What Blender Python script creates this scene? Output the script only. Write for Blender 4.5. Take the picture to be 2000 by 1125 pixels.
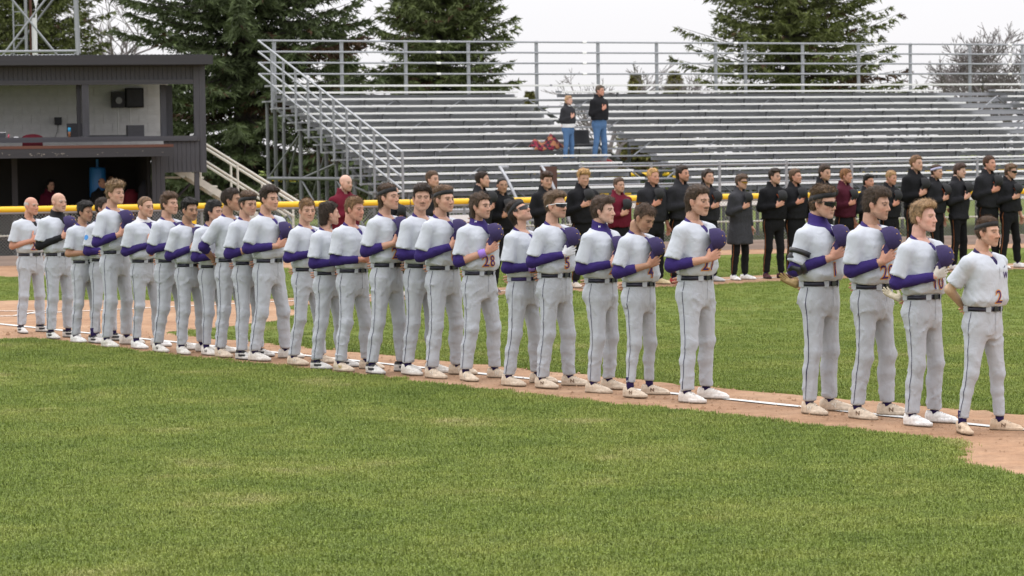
import bpy, bmesh, math, random
import numpy as np
from mathutils import Matrix, Vector

for o in list(bpy.data.objects):
    bpy.data.objects.remove(o)
scene = bpy.context.scene
COL = scene.collection
rad = math.radians

# ------------------------------------------------------------------ camera
CAM_H = 2.2
FPX = 5400.0                       # focal length in photo pixels (2000 px wide)
PITCH = math.atan((562.5 - 297.0) / FPX)
ROLL = 0.014
Fv = Vector((0, math.cos(PITCH), -math.sin(PITCH)))
U0 = Vector((0, math.sin(PITCH), math.cos(PITCH)))
R0 = Vector((1, 0, 0))
Rv = R0 * math.cos(ROLL) - U0 * math.sin(ROLL)
Uv = U0 * math.cos(ROLL) + R0 * math.sin(ROLL)
cam_d = bpy.data.cameras.new('camera')
cam_d.sensor_width = 36.0
cam_d.lens = 36.0 * FPX / 2000.0
cam_d.clip_start = 0.5
cam_d.clip_end = 3000.0
cam_d.dof.use_dof = True
cam_d.dof.focus_distance = 24.0
cam_d.dof.aperture_fstop = 6.3
cam = bpy.data.objects.new('camera', cam_d)
COL.objects.link(cam)
M = Matrix.Identity(4)
for i, v in enumerate((Rv, Uv, -Fv)):
    for j in range(3):
        M[j][i] = v[j]
M[2][3] = CAM_H
cam.matrix_world = M
scene.camera = cam

# ------------------------------------------------------------------ sky (bright even overcast) and soft sun
SUN_EL, SUN_AZ = 56.0, 322.0
world = bpy.data.worlds.new('World')
scene.world = world
world.use_nodes = True
wn, wl = world.node_tree.nodes, world.node_tree.links
wn.clear()
w_out = wn.new('ShaderNodeOutputWorld')
w_bg = wn.new('ShaderNodeBackground')
w_bg.inputs['Strength'].default_value = 0.1
w_sky = wn.new('ShaderNodeTexSky')
w_sky.sky_type = 'NISHITA'
w_sky.sun_disc = False
w_sky.sun_elevation = rad(SUN_EL)
w_sky.sun_rotation = rad(SUN_AZ)
w_mix = wn.new('ShaderNodeMix')
w_mix.data_type = 'RGBA'
w_mix.inputs[0].default_value = 0.93          # cloud cover over the clear sky
w_tc = wn.new('ShaderNodeTexCoord')
w_nz = wn.new('ShaderNodeTexNoise')
w_nz.inputs['Scale'].default_value = 2.2
w_nz.inputs['Detail'].default_value = 5.0
w_map = wn.new('ShaderNodeMapping')
w_map.inputs['Scale'].default_value = (1, 1, 3.0)
w_rmp = wn.new('ShaderNodeValToRGB')
w_rmp.color_ramp.elements[0].position = 0.3
w_rmp.color_ramp.elements[0].color = (9.0, 8.9, 9.2, 1)
w_rmp.color_ramp.elements[1].position = 0.7
w_rmp.color_ramp.elements[1].color = (9.8, 9.65, 9.85, 1)
wl.new(w_tc.outputs['Generated'], w_map.inputs['Vector'])
wl.new(w_map.outputs['Vector'], w_nz.inputs['Vector'])
wl.new(w_nz.outputs['Fac'], w_rmp.inputs['Fac'])
wl.new(w_sky.outputs['Color'], w_mix.inputs[6])
# standard overcast distribution: the cloud deck is three times as bright overhead as at the horizon
w_sep = wn.new('ShaderNodeSeparateXYZ')
w_el = wn.new('ShaderNodeMapRange')
w_el.inputs[1].default_value = 0.0; w_el.inputs[2].default_value = 1.0
w_el.inputs[3].default_value = 1.0; w_el.inputs[4].default_value = 3.0
w_scl = wn.new('ShaderNodeVectorMath'); w_scl.operation = 'SCALE'
wl.new(w_tc.outputs['Generated'], w_sep.inputs[0])
wl.new(w_sep.outputs['Z'], w_el.inputs[0])
wl.new(w_rmp.outputs['Color'], w_scl.inputs[0])
wl.new(w_el.outputs[0], w_scl.inputs['Scale'])
wl.new(w_scl.outputs[0], w_mix.inputs[7])
wl.new(w_mix.outputs[2], w_bg.inputs['Color'])
wl.new(w_bg.outputs['Background'], w_out.inputs['Surface'])

sun_d = bpy.data.lights.new('sun', 'SUN')
sun_d.energy = 1.0
sun_d.angle = rad(18)
sun_d.color = (1.0, 0.97, 0.93)
sun = bpy.data.objects.new('sun', sun_d)
COL.objects.link(sun)
# light arrives from beyond the stands, a little from the left
az = rad(38)
sdir = Vector((math.sin(az) * math.cos(rad(SUN_EL)), -math.cos(az) * math.cos(rad(SUN_EL)), -math.sin(rad(SUN_EL))))
sun.rotation_euler = sdir.to_track_quat('-Z', 'Y').to_euler()

vs = scene.view_settings
vs.view_transform = 'Standard'
vs.look = 'None'
vs.exposure = 0.0
vs.gamma = 1.0
vs.use_curve_mapping = False
scene.render.engine = 'CYCLES'

# ------------------------------------------------------------------ survey helpers: sight lines to points of the place
def ray(x, y):
    return (Fv + Rv * ((x - 1000.0) / FPX) + Uv * ((562.5 - y) / FPX))

def G(x, y, z=0.0):
    d = ray(x, y)
    t = (z - CAM_H) / d.z
    return Vector((d.x * t, d.y * t, z))

def atY(x, y, Y):
    d = ray(x, y)
    t = Y / d.y
    return Vector((d.x * t, Y, CAM_H + d.z * t))

def proj(p):
    q = Vector(p) - Vector((0, 0, CAM_H))
    w = q.dot(Fv)
    return (1000 + FPX * q.dot(Rv) / w, 562.5 - FPX * q.dot(Uv) / w)

# ------------------------------------------------------------------ materials
MATS = {}
def mat(name, color=(0.5, 0.5, 0.5), rough=0.8, metal=0.0, attr=None, var=0.0, vscale=30.0, bump=0.0, bscale=200.0,
        bstretch=(1, 1, 1), spec=0.5, coord='Object', sheen=0.0, bdist=0.01, bdis=0.0):
    if name in MATS:
        return MATS[name]
    m = bpy.data.materials.new(name)
    m.use_nodes = True
    nt = m.node_tree
    b = nt.nodes['Principled BSDF']
    b.inputs['Roughness'].default_value = rough
    b.inputs['Metallic'].default_value = metal
    b.inputs['Specular IOR Level'].default_value = spec
    if sheen:
        b.inputs['Sheen Weight'].default_value = sheen
    tc = nt.nodes.new('ShaderNodeTexCoord' if coord != 'Position' else 'ShaderNodeNewGeometry')
    src = None
    if attr:
        a = nt.nodes.new('ShaderNodeAttribute')
        a.attribute_name = attr
        src = a.outputs['Color']
    if var > 0:
        nz = nt.nodes.new('ShaderNodeTexNoise')
        nz.inputs['Scale'].default_value = vscale
        nz.inputs['Detail'].default_value = 6
        nt.links.new(tc.outputs[coord], nz.inputs['Vector'])
        mr = nt.nodes.new('ShaderNodeMapRange')
        mr.inputs[1].default_value = 0.3
        mr.inputs[2].default_value = 0.7
        mr.inputs[3].default_value = 1 - var
        mr.inputs[4].default_value = 1 + var
        nt.links.new(nz.outputs['Fac'], mr.inputs[0])
        mx = nt.nodes.new('ShaderNodeVectorMath')
        mx.operation = 'SCALE'
        if src:
            nt.links.new(src, mx.inputs[0])
        else:
            mx.inputs[0].default_value = color[:3]
        nt.links.new(mr.outputs[0], mx.inputs['Scale'])
        src = mx.outputs[0]
    if src:
        nt.links.new(src, b.inputs['Base Color'])
    else:
        b.inputs['Base Color'].default_value = (*color[:3], 1)
    if bump > 0:
        nb = nt.nodes.new('ShaderNodeTexNoise')
        nb.inputs['Scale'].default_value = bscale
        nb.inputs['Detail'].default_value = 4
        nb.inputs['Distortion'].default_value = bdis
        mp = nt.nodes.new('ShaderNodeMapping')
        mp.inputs['Scale'].default_value = bstretch
        nt.links.new(tc.outputs[coord], mp.inputs['Vector'])
        nt.links.new(mp.outputs['Vector'], nb.inputs['Vector'])
        bp = nt.nodes.new('ShaderNodeBump')
        bp.inputs['Strength'].default_value = bump
        bp.inputs['Distance'].default_value = bdist
        nt.links.new(nb.outputs['Fac'], bp.inputs['Height'])
        nt.links.new(bp.outputs['Normal'], b.inputs['Normal'])
    MATS[name] = m
    return m

# ------------------------------------------------------------------ mesh helpers
def np_mesh(name, V, Fc, smooth=True, col=None):
    """V (n,3), Fc (m,k) index array (k=3 or 4) -> mesh"""
    me = bpy.data.meshes.new(name)
    V = np.asarray(V, np.float32)
    Fc = np.asarray(Fc, np.int32)
    n, k = Fc.shape
    me.vertices.add(len(V))
    me.vertices.foreach_set('co', V.ravel())
    me.loops.add(n * k)
    me.loops.foreach_set('vertex_index', Fc.ravel())
    me.polygons.add(n)
    me.polygons.foreach_set('loop_start', np.arange(0, n * k, k, dtype=np.int32))
    if smooth:
        me.polygons.foreach_set('use_smooth', np.ones(n, dtype=bool))
    if col is not None:
        at = me.attributes.new('Col', 'FLOAT_COLOR', 'POINT')
        c4 = np.ones((len(V), 4), np.float32)
        c4[:, :3] = col
        at.data.foreach_set('color', c4.ravel())
    me.update(calc_edges=True)
    return me

def obj(name, me, m=None, parent=None, loc=None):
    o = bpy.data.objects.new(name, me)
    COL.objects.link(o)
    if m is not None and me is not None and not me.materials:
        me.materials.append(m)
    if parent is not None:
        o.parent = parent
    if loc is not None:
        o.location = loc
    return o

def empty(name, loc=(0, 0, 0), rz=0.0):
    o = bpy.data.objects.new(name, None)
    o.empty_display_size = 0.2
    COL.objects.link(o)
    o.location = loc
    o.rotation_euler = (0, 0, rz)
    return o

def tag(o, label=None, cat=None, group=None, kind=None):
    if label: o['label'] = label
    if cat: o['category'] = cat
    if group: o['group'] = group
    if kind: o['kind'] = kind
    return o

class MB:
    """collects boxes, tubes and polygons into one mesh"""
    def __init__(self):
        self.v, self.f = [], []
    def box(self, c, s, R=None):
        n = len(self.v)
        for dx in (-.5, .5):
            for dy in (-.5, .5):
                for dz in (-.5, .5):
                    p = Vector((dx * s[0], dy * s[1], dz * s[2]))
                    if R is not None: p = R @ p
                    self.v.append(tuple(Vector(c) + p))
        for q in ((0, 1, 3, 2), (4, 6, 7, 5), (0, 4, 5, 1), (2, 3, 7, 6), (0, 2, 6, 4), (1, 5, 7, 3)):
            self.f.append(tuple(n + i for i in q))
        return self
    def span(self, a, b):
        c = [(a[i] + b[i]) / 2 for i in range(3)]
        return self.box(c, [abs(b[i] - a[i]) for i in range(3)])
    def tube(self, pts, r, n=6, cap=True):
        pts = [Vector(p) for p in pts]
        rs = r if isinstance(r, (list, tuple)) else [r] * len(pts)
        base = len(self.v)
        up = None
        for i, p in enumerate(pts):
            if i == 0: d = pts[1] - p
            elif i == len(pts) - 1: d = p - pts[i - 1]
            else: d = (pts[i + 1] - pts[i - 1])
            d.normalize()
            if up is None:
                up = Vector((0, 0, 1)) if abs(d.z) < .9 else Vector((1, 0, 0))
            s = d.cross(up)
            if s.length < 1e-4:
                s = d.cross(Vector((0, 1, 0)))
            s.normalize()
            t = s.cross(d)
            for k in range(n):
                a = 2 * math.pi * (k + .5) / n
                self.v.append(tuple(p + (s * math.cos(a) + t * math.sin(a)) * rs[i]))
        for i in range(len(pts) - 1):
            for k in range(n):
                a, b = base + i * n + k, base + i * n + (k + 1) % n
                self.f.append((a, b, b + n, a + n))
        if cap:
            self.f.append(tuple(base + k for k in reversed(range(n))))
            e = base + (len(pts) - 1) * n
            self.f.append(tuple(e + k for k in range(n)))
        return self
    def poly(self, pts):
        n = len(self.v)
        self.v += [tuple(p) for p in pts]
        self.f.append(tuple(range(n, n + len(pts))))
        return self
    def mesh(self, name, smooth=False):
        me = bpy.data.meshes.new(name)
        me.from_pydata(self.v, [], self.f)
        if smooth:
            me.polygons.foreach_set('use_smooth', np.ones(len(me.polygons), dtype=bool))
        me.update()
        return me
    def build(self, name, m, parent=None, smooth=False, bevel=0.0):
        me = self.mesh(name, smooth)
        o = obj(name, me, m, parent)
        if bevel:
            b = o.modifiers.new('bevel', 'BEVEL')
            b.width = bevel
            b.segments = 1
            b.limit_method = 'ANGLE'
        return o
# ------------------------------------------------------------------ implicit surfaces for people
f32 = np.float32
def A3(v): return np.asarray(v, f32)

def rc(P, a, b, ra, rb):
    ax, ay, az_ = (float(v) for v in a)
    dx, dy, dz = float(b[0]) - ax, float(b[1]) - ay, float(b[2]) - az_
    x = P[:, 0] - f32(ax); y = P[:, 1] - f32(ay); z = P[:, 2] - f32(az_)
    dd = dx * dx + dy * dy + dz * dz + 1e-12
    t = x * f32(dx / dd) + y * f32(dy / dd) + z * f32(dz / dd)
    np.clip(t, 0, 1, out=t)
    x -= t * f32(dx); y -= t * f32(dy); z -= t * f32(dz)
    x *= x; y *= y; z *= z
    x += y; x += z
    np.sqrt(x, out=x)
    t *= f32(rb - ra)
    x -= t
    x -= f32(ra)
    return x

def ell(P, c, r):
    x = (P[:, 0] - f32(c[0])) * f32(1 / r[0]); y = (P[:, 1] - f32(c[1])) * f32(1 / r[1]); z = (P[:, 2] - f32(c[2])) * f32(1 / r[2])
    x *= x; y *= y; z *= z
    k0 = np.sqrt(x + y + z) + f32(1e-6)
    k1 = np.sqrt(x * f32(r[0] ** -2) + y * f32(r[1] ** -2) + z * f32(r[2] ** -2)) + f32(1e-6)
    return k0 * (k0 - f32(1)) / k1

def smin(a, b, k):
    h = np.clip(f32(0.5) + f32(0.5 / k) * (b - a), 0, 1)
    return b + (a - b) * h - f32(k) * h * (f32(1) - h)

def smax(a, b, k):
    return -smin(-a, -b, k)

def interp32(z, zs, v):
    """fast table lookup on an even grid"""
    z0, z1 = zs[0], zs[-1]
    tab = np.interp(np.linspace(z0, z1, 512), zs, v).astype(f32)
    i = np.clip((z - f32(z0)) * f32(511 / (z1 - z0)), 0, 511).astype(np.int32)
    return tab[i]

def loft(P, zs, aa, bb, cc, n=2.4):
    z = P[:, 2]
    a = interp32(z, zs, aa); b = interp32(z, zs, bb); c = interp32(z, zs, cc)
    u = np.abs((P[:, 0] - c) / b); v = np.abs(P[:, 1] / a)
    m = np.maximum(u, v) + f32(1e-6)
    w = np.minimum(u, v) / m
    q = m * (f32(1) + w * w * (f32(0.335)))        # close to a superellipse of power 2.4
    return (q - f32(1)) * np.minimum(a, b)

WC = {}
def wob(P, seed, freq, warp=1.5):
    """smooth pseudo noise in -1..1 from nested sines"""
    if seed not in WC:
        r = np.random.RandomState(seed)
        k = r.normal(size=(4, 3))
        k /= np.linalg.norm(k, axis=1)[:, None]
        WC[seed] = (k, r.uniform(0, 6.28, 4).astype(f32))
    k, ph = WC[seed]
    k = (k * (np.asarray(freq, float) if np.ndim(freq) else float(freq))).astype(f32)
    x, y, z = P[:, 0], P[:, 1], P[:, 2]
    dot = lambda i, g: x * (k[i, 0] * f32(g)) + y * (k[i, 1] * f32(g)) + z * (k[i, 2] * f32(g)) + ph[i]
    w = np.sin(dot(0, .6)); w *= f32(warp)
    w2 = np.sin(dot(1, .9) + w); w2 *= f32(warp)
    return f32(.6) * np.sin(dot(2, 1) + w2) + f32(.4) * np.sin(dot(3, 1.8) + w)

CORN = np.array([(i, j, k) for i in (0, 1) for j in (0, 1) for k in (0, 1)], np.int32)
EDG = [(a, b) for a in range(8) for b in range(a + 1, 8) if np.abs(CORN[a] - CORN[b]).sum() == 1]

def snet(fn, lo, hi, h):
    lo, hi = np.asarray(lo, float), np.asarray(hi, float)
    n = np.maximum(np.ceil((hi - lo) / h).astype(int) + 1, 3)
    ax = [lo[i] + h * np.arange(n[i]) for i in range(3)]
    # coarse blocks first, then only the cells near the surface
    B = 4
    nb = -(-n // B)
    bx = [lo[i] + h * (B * np.arange(nb[i]) + (B - 1) / 2) for i in range(3)]
    bc = np.asfortranarray(np.stack(np.meshgrid(*bx, indexing='ij'), -1).reshape(-1, 3).astype(f32))
    Db = fn(bc)
    near = np.abs(Db) < h * (B * 0.5 + .5) * 1.75 * 1.15 + (.012 if h > .009 else .006)
    D = np.repeat(np.repeat(np.repeat(np.where(Db < 0, -1, 1).reshape(nb), B, 0), B, 1), B, 2).astype(f32)
    bi = np.argwhere(near.reshape(nb)) * B
    o = np.stack(np.meshgrid(*([np.arange(B)] * 3), indexing='ij'), -1).reshape(-1, 3)
    ii = (bi[:, None, :] + o[None]).reshape(-1, 3)
    g = np.asfortranarray((lo + h * ii).astype(f32))
    D[ii[:, 0], ii[:, 1], ii[:, 2]] = fn(g)
    D = np.ascontiguousarray(D[:n[0], :n[1], :n[2]])
    for a in range(3):                                  # close the surface at the box
        sl = [slice(None)] * 3
        for e in (0, -1):
            sl[a] = e
            D[tuple(sl)] = np.maximum(D[tuple(sl)], h * 0.3)
    S = D < 0
    c = [S[i:n[0] - 1 + i, j:n[1] - 1 + j, k:n[2] - 1 + k] for i, j, k in CORN]
    cnt = sum(x.astype(np.int8) for x in c)
    act = (cnt > 0) & (cnt < 8)
    I = np.argwhere(act)
    if len(I) == 0:
        return np.zeros((0, 3), f32), np.zeros((0, 4), np.int32)
    idx = -np.ones(act.shape, np.int32)
    idx[act] = np.arange(len(I))
    dv = np.stack([D[I[:, 0] + a, I[:, 1] + b, I[:, 2] + cc] for a, b, cc in CORN], 1)
    acc = np.zeros((len(I), 3)); m = np.zeros(len(I))
    for a, b in EDG:
        d0, d1 = dv[:, a], dv[:, b]
        x = (d0 < 0) != (d1 < 0)
        t = np.where(x, d0 / np.where(x, d0 - d1, 1), 0)
        p = CORN[a] + t[:, None] * (CORN[b] - CORN[a])
        acc += p * x[:, None]; m += x
    V = lo + h * (I + acc / m[:, None])
    faces = []
    for a in range(3):
        b, cc = (a + 1) % 3, (a + 2) % 3
        s0 = [slice(None)] * 3; s1 = [slice(None)] * 3
        s0[a] = slice(0, -1); s1[a] = slice(1, None)
        for q in (b, cc):
            s0[q] = slice(1, -1); s1[q] = slice(1, -1)
        A, B = S[tuple(s0)], S[tuple(s1)]
        E = np.argwhere(A != B)
        if len(E) == 0: continue
        fl = A[E[:, 0], E[:, 1], E[:, 2]]
        off = np.zeros(3, int); off[b] = 1; off[cc] = 1
        E = E + off
        eb = np.zeros(3, int); eb[b] = 1
        ec = np.zeros(3, int); ec[cc] = 1
        q = [E - eb - ec, E - ec, E, E - eb]
        q = np.stack([idx[x[:, 0], x[:, 1], x[:, 2]] for x in q], 1)
        q[~fl] = q[~fl][:, ::-1]
        faces.append(q)
    Fc = np.concatenate(faces)
    return V.astype(f32), Fc[(Fc >= 0).all(1)]

def join_np(parts):
    Vs, Fs, Cs, n = [], [], [], 0
    for V, Fc, C in parts:
        if len(V) == 0: continue
        Vs.append(V); Fs.append(Fc + n); n += len(V)
        Cs.append(np.broadcast_to(np.asarray(C, f32), (len(V), 3)))
    return np.concatenate(Vs), np.concatenate(Fs), np.concatenate(Cs)

def trace(fn, P0, d, tmax=0.5, n=44):
    """march points P0 along direction(s) d to the first surface hit (two batched passes)"""
    P = np.array(P0, f32); d = np.broadcast_to(A3(d), P.shape)
    N = len(P)
    t0 = np.zeros(N, f32); span = tmax
    hit = np.zeros(N, bool)
    for m in (n, 24):
        ts = t0[:, None] + (np.arange(1, m + 1) * (span / m)).astype(f32)[None]
        Q = P[:, None, :] + d[:, None, :] * ts[..., None]
        v = fn(np.asfortranarray(Q.reshape(-1, 3))).reshape(N, m) < 0
        h = v.any(1); k = np.where(h, v.argmax(1), m - 1)
        if m == n: hit = h
        span = span / m
        t0 = ts[np.arange(N), k] - (span if m == n else 0)
    return P + d * t0[:, None], hit

def strip(rows, closed=False):
    """rows: list of (n,3) arrays -> quads between successive rows"""
    n = len(rows[0]); V = np.concatenate(rows); q = []
    for r in range(len(rows) - 1):
        for i in range(n if closed else n - 1):
            j = (i + 1) % n
            q.append((r * n + i, r * n + j, (r + 1) * n + j, (r + 1) * n + i))
    return V, np.array(q, np.int32)
# ------------------------------------------------------------------ people
m_skin = mat('skin', attr='Col', rough=0.55, var=0.06, vscale=60, spec=0.35)
m_hair = mat('hair', attr='Col', rough=0.6, var=0.35, vscale=90, bump=0.6, bscale=160, bstretch=(1, 1, .35), spec=0.3)
m_cloth = mat('cloth', attr='Col', rough=0.9, var=0.05, vscale=9, bump=0.85, bscale=12, bdis=.6, bdist=.016, spec=0.15, coord='Position', bstretch=(1, 1, .8))
m_knit = mat('compression_knit', attr='Col', rough=0.8, var=0.08, vscale=20, bump=0.5, bscale=26, bdis=1.2, spec=0.2, coord='Position')
m_shoe = mat('shoe_leather', attr='Col', rough=0.7, var=0.16, vscale=45, spec=0.3)
m_belt = mat('belt_leather', (0.012, 0.012, 0.03), rough=0.4)
m_pipe = mat('navy_piping', (0.035, 0.033, 0.07), rough=0.8)
m_band = mat('black_headband', (0.018, 0.018, 0.02), rough=0.8)
m_lens = mat('dark_lens', (0.008, 0.008, 0.010), rough=0.22, spec=0.35)
m_amber = mat('amber_lens', (0.25, 0.13, 0.02), rough=0.12, spec=0.8)
m_wht = mat('white_plastic', (0.75, 0.75, 0.76), rough=0.4)
m_blk = mat('black_plastic', (0.015, 0.015, 0.017), rough=0.4)
m_cap_p = mat('purple_cap_cloth', (0.033, 0.022, 0.088), rough=0.85, var=0.12, vscale=40, bump=.2, bscale=300)
m_cap_b = mat('black_cap_cloth', (0.017, 0.017, 0.019), rough=0.85, var=0.1, vscale=40)
m_gold = mat('gold_thread', (0.62, 0.38, 0.06), rough=0.6)
m_num_o = mat('orange_twill', (0.72, 0.30, 0.05), rough=0.8)
m_num_p = mat('purple_twill', (0.05, 0.018, 0.12), rough=0.8)
m_tan = mat('glove_leather', (0.22, 0.13, 0.05), rough=0.7, var=.25, vscale=30)
m_redw = mat('garnet_print', (0.30, 0.035, 0.02), rough=0.7)

PURPLE = (0.033, 0.019, 0.122)
NAVYP = (0.018, 0.010, 0.06)
JERSEY = (0.50, 0.525, 0.575)
PANTS = (0.435, 0.453, 0.492)
BLACK = (0.013, 0.013, 0.015)

def unit(v):
    v = np.asarray(v, float)
    return v / np.linalg.norm(v)

def head_sdf(q, jaw=1.0):
    x = q.copy(); x[:, 1] = np.abs(x[:, 1])
    d = ell(x, (-.012, 0, .028), (.099, .0775, .090))
    d = smin(d, ell(x, (.032, 0, -.030), (.058, .061, .080)), .025)
    d = smin(d, rc(x, (-.002, .056 * jaw, -.050), (.064, .018, -.098), .021, .018), .025)
    d = smin(d, ell(x, (.042, .026, -.058), (.036, .031, .042)), .02)
    d = smin(d, ell(x, (.071, 0, -.102), (.019, .025 * jaw, .017)), .014)
    d = smin(d, ell(x, (.054, .044, -.022), (.020, .016, .014)), .03)
    d = smin(d, rc(x, (.085, .008, .024), (.070, .044, .022), .011, .010), .014)
    d = smax(d, -ell(x, (.101, .032, .004), (.022, .021, .014)), .009)
    d = smin(d, ell(x, (.072, .032, .000), (.015, .017, .012)), .003)
    d = smin(d, rc(x, (.090, 0, .006), (.109, 0, -.034), .0085, .0112), .010)
    d = smin(d, ell(x, (.098, .011, -.038), (.012, .009, .009)), .006)
    d = smin(d, ell(x, (.0845, 0, -.064), (.010, .022, .0065)), .007)
    d = smin(d, ell(x, (.0835, 0, -.076), (.009, .019, .0065)), .007)
    c, s = math.cos(.25), math.sin(.25)
    xe = x - A3((-.006, .083, -.010))
    xe = np.stack([c * xe[:, 0] + s * xe[:, 2], xe[:, 1] - .25 * -xe[:, 0], -s * xe[:, 0] + c * xe[:, 2]], 1)
    d = smin(d, ell(xe, (0, 0, 0), (.019, .0095, .033)), .005)
    return d

def skin_color(q, base, hair, stub, must, seed):
    n = len(q)
    C = np.tile(A3(base), (n, 1))
    ay = np.abs(q[:, 1])
    def g(cx, cy, cz, r):
        return np.exp(-(((q[:, 0] - cx) ** 2 + (ay - cy) ** 2 + (q[:, 2] - cz) ** 2) / r ** 2))[:, None]
    red = A3(base) * A3((1.06, .72, .66))
    for c in ((.072, .046, -.040, .028), (.112, .0, -.034, .016), (-.006, .085, -.01, .03)):
        w = g(*c) * .4
        C = C * (1 - w) + red * w
    C *= (1 + .08 * wob(q, seed, 60) + .05 * wob(q, seed + 3, 140))[:, None]
    def put(mask, col, k=1.0):
        C[mask] = C[mask] * (1 - k) + A3(col) * k
    fr = q[:, 0] > .045
    z = q[:, 2]
    st = fr & (z < -.045) & (z > -.125) & ~((z > -.062) & (ay > .05))
    if stub: put(st | ((q[:, 0] > 0) & (z < -.06) & (ay > .035)), hair, stub)
    put((q[:, 0] > .078) & (np.abs(z + .0695) < .0085) & (ay < .024), A3(base) * A3((.86, .66, .63)), .6)
    put((q[:, 0] > .082) & (np.abs(z + .0695 - .35 * np.maximum(.012 - ay, 0) * 0) < .0030) & (ay < .023), A3(base) * .35, .6)
    if must: put((q[:, 0] > .075) & (np.abs(z + .053) < .0075) & (ay < .032), hair, must)
    brow = (np.abs(z - .024 + .25 * np.abs(ay - .032)) < .0062) & (ay > .011) & (ay < .054) & (q[:, 0] > .045)
    put(brow, A3(hair) * .9 + A3(base) * .06, .72)
    eye = (np.abs(z - .000) < .0060) & (np.abs(ay - .032) < .0155) & (q[:, 0] > .05)
    put(eye, A3(base) * .40, .8)
    put(eye & (np.abs(ay - .033) < .0075), (.03, .022, .018), .8)
    put((np.abs(z - .0085) < .0035) & (np.abs(ay - .033) < .018) & (q[:, 0] > .05), A3(base) * .35, .65)
    return C

HS = {  # top thickness, side thickness, nape z, hairline z, wobble amplitude, wobble frequency, back bulk
 'bald':   None,
 'fringe': (-.02, .004, -.075, .30, .002, 90, 0),
 'buzz':   (.008, .003, -.060, .078, .0015, 90, 0),
 'short':  (.020, .007, -.065, .076, .005, 70, .0),
 'quiff':  (.033, .007, -.068, .084, .008, 60, .0),
 'curly':  (.034, .012, -.075, .072, .011, 95, .008),
 'wavy':   (.030, .011, -.085, .074, .009, 60, .010),
 'mullet': (.025, .009, -.125, .076, .008, 60, .022),
 'long':   (.022, .012, -.140, .074, .009, 55, .026),
 'shoul':  (.020, .018, -.205, .074, .008, 50, .030),
}
def hair_sdf(q, style, seed, swoop=0, press=False):
    top, side, nape, line, amp, fr, bulk = HS[style]
    z = q[:, 2]
    th = side + (top - side) * np.clip((z - .03) / .075, 0, 1) ** 1.2
    th = th + amp * wob(q, seed, (fr, fr, fr * .55)) + .4 * amp * wob(q, seed + 7, fr * 2.1)
    if top > .029:
        th = th + .010 * np.clip(q[:, 0] / .08, -.6, 1) * np.clip((z - .05) / .05, 0, 1)
    if press:
        th = th * (1 - .85 * np.exp(-((z - .057 - .10 * q[:, 0]) / .024) ** 2))
    d = ell(q, (-.012, 0, .028), (.099, .0775, .090)) - th
    if bulk:
        L = nape + .045
        d = smin(d, rc(q, (-.045, 0, .0), (-.068, 0, L), .062 + bulk * .5, .040 + bulk * .7) - .4 * amp * wob(q, seed + 3, (fr, fr, fr * .4)), .03)
        if bulk > .024:
            x = q.copy(); x[:, 1] = np.abs(x[:, 1])
            d = smin(d, rc(x, (-.035, .070, .01), (-.055, .052, L + .01), .020, .022) - .4 * amp * wob(q, seed + 5, fr), .02)
    lowx = [-.12, -.036, -.028, .026, .036, .056, .13]
    lowz = [nape, nape + .02, .016 if bulk < .024 else -.02, .002, .045, line - .004, line - .02 * swoop]
    low = np.interp(q[:, 0] + .004 * wob(q, seed + 1, 80), lowx, lowz) + .25 * amp * wob(q, seed + 2, 120)
    return smax(d, low - z, .008)

def hand_sdf(P, w, a, n, side, curl, spread=1.0):
    a = unit(a); n = np.asarray(n, float); n = unit(n - a * (n @ a))
    t = np.cross(a, n) if side < 0 else np.cross(n, a)
    d = None
    kn = []
    for off, L, kx in ((.031, .072, .088), (.0105, .080, .092), (-.0105, .074, .088), (-.030, .058, .080)):
        k = w + a * kx + t * off
        kn.append((k, L, off))
        m = rc(P, w + a * .012 + t * off * .55, k, .0155, .0125)
        d = m if d is None else smin(d, m, .012)
    d = smin(d, ell(P, w + a * .03 - t * -.022 + n * .008, (.022, .022, .022)), .02)
    for k, L, off in kn:
        p = k; ang = 0.0
        fa = unit(a + t * off * 5.0 * spread)
        for frac, r0, r1, c in ((.46, .0105, .0098, curl[0]), (.30, .0098, .0088, curl[1]), (.24, .0088, .0075, curl[2])):
            ang += c
            dd = fa * math.cos(ang) + n * math.sin(ang)
            e = p + dd * L * frac
            d = smin(d, rc(P, p, e, r0, r1), .004)
            p = e
    p0 = w + a * .022 + t * .024
    p1 = p0 + unit(a * .55 + t * .8 + n * .25) * .048
    p2 = p1 + unit(a * .75 + t * .55 + n * .3) * .032
    p3 = p2 + unit(a * .8 + t * .35 + n * .4) * .024
    d = smin(d, rc(P, p0, p1, .0165, .0120), .012)
    d = smin(d, rc(P, p1, p2, .0120, .0105), .006)
    d = smin(d, rc(P, p2, p3, .0105, .0085), .005)
    return d

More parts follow.
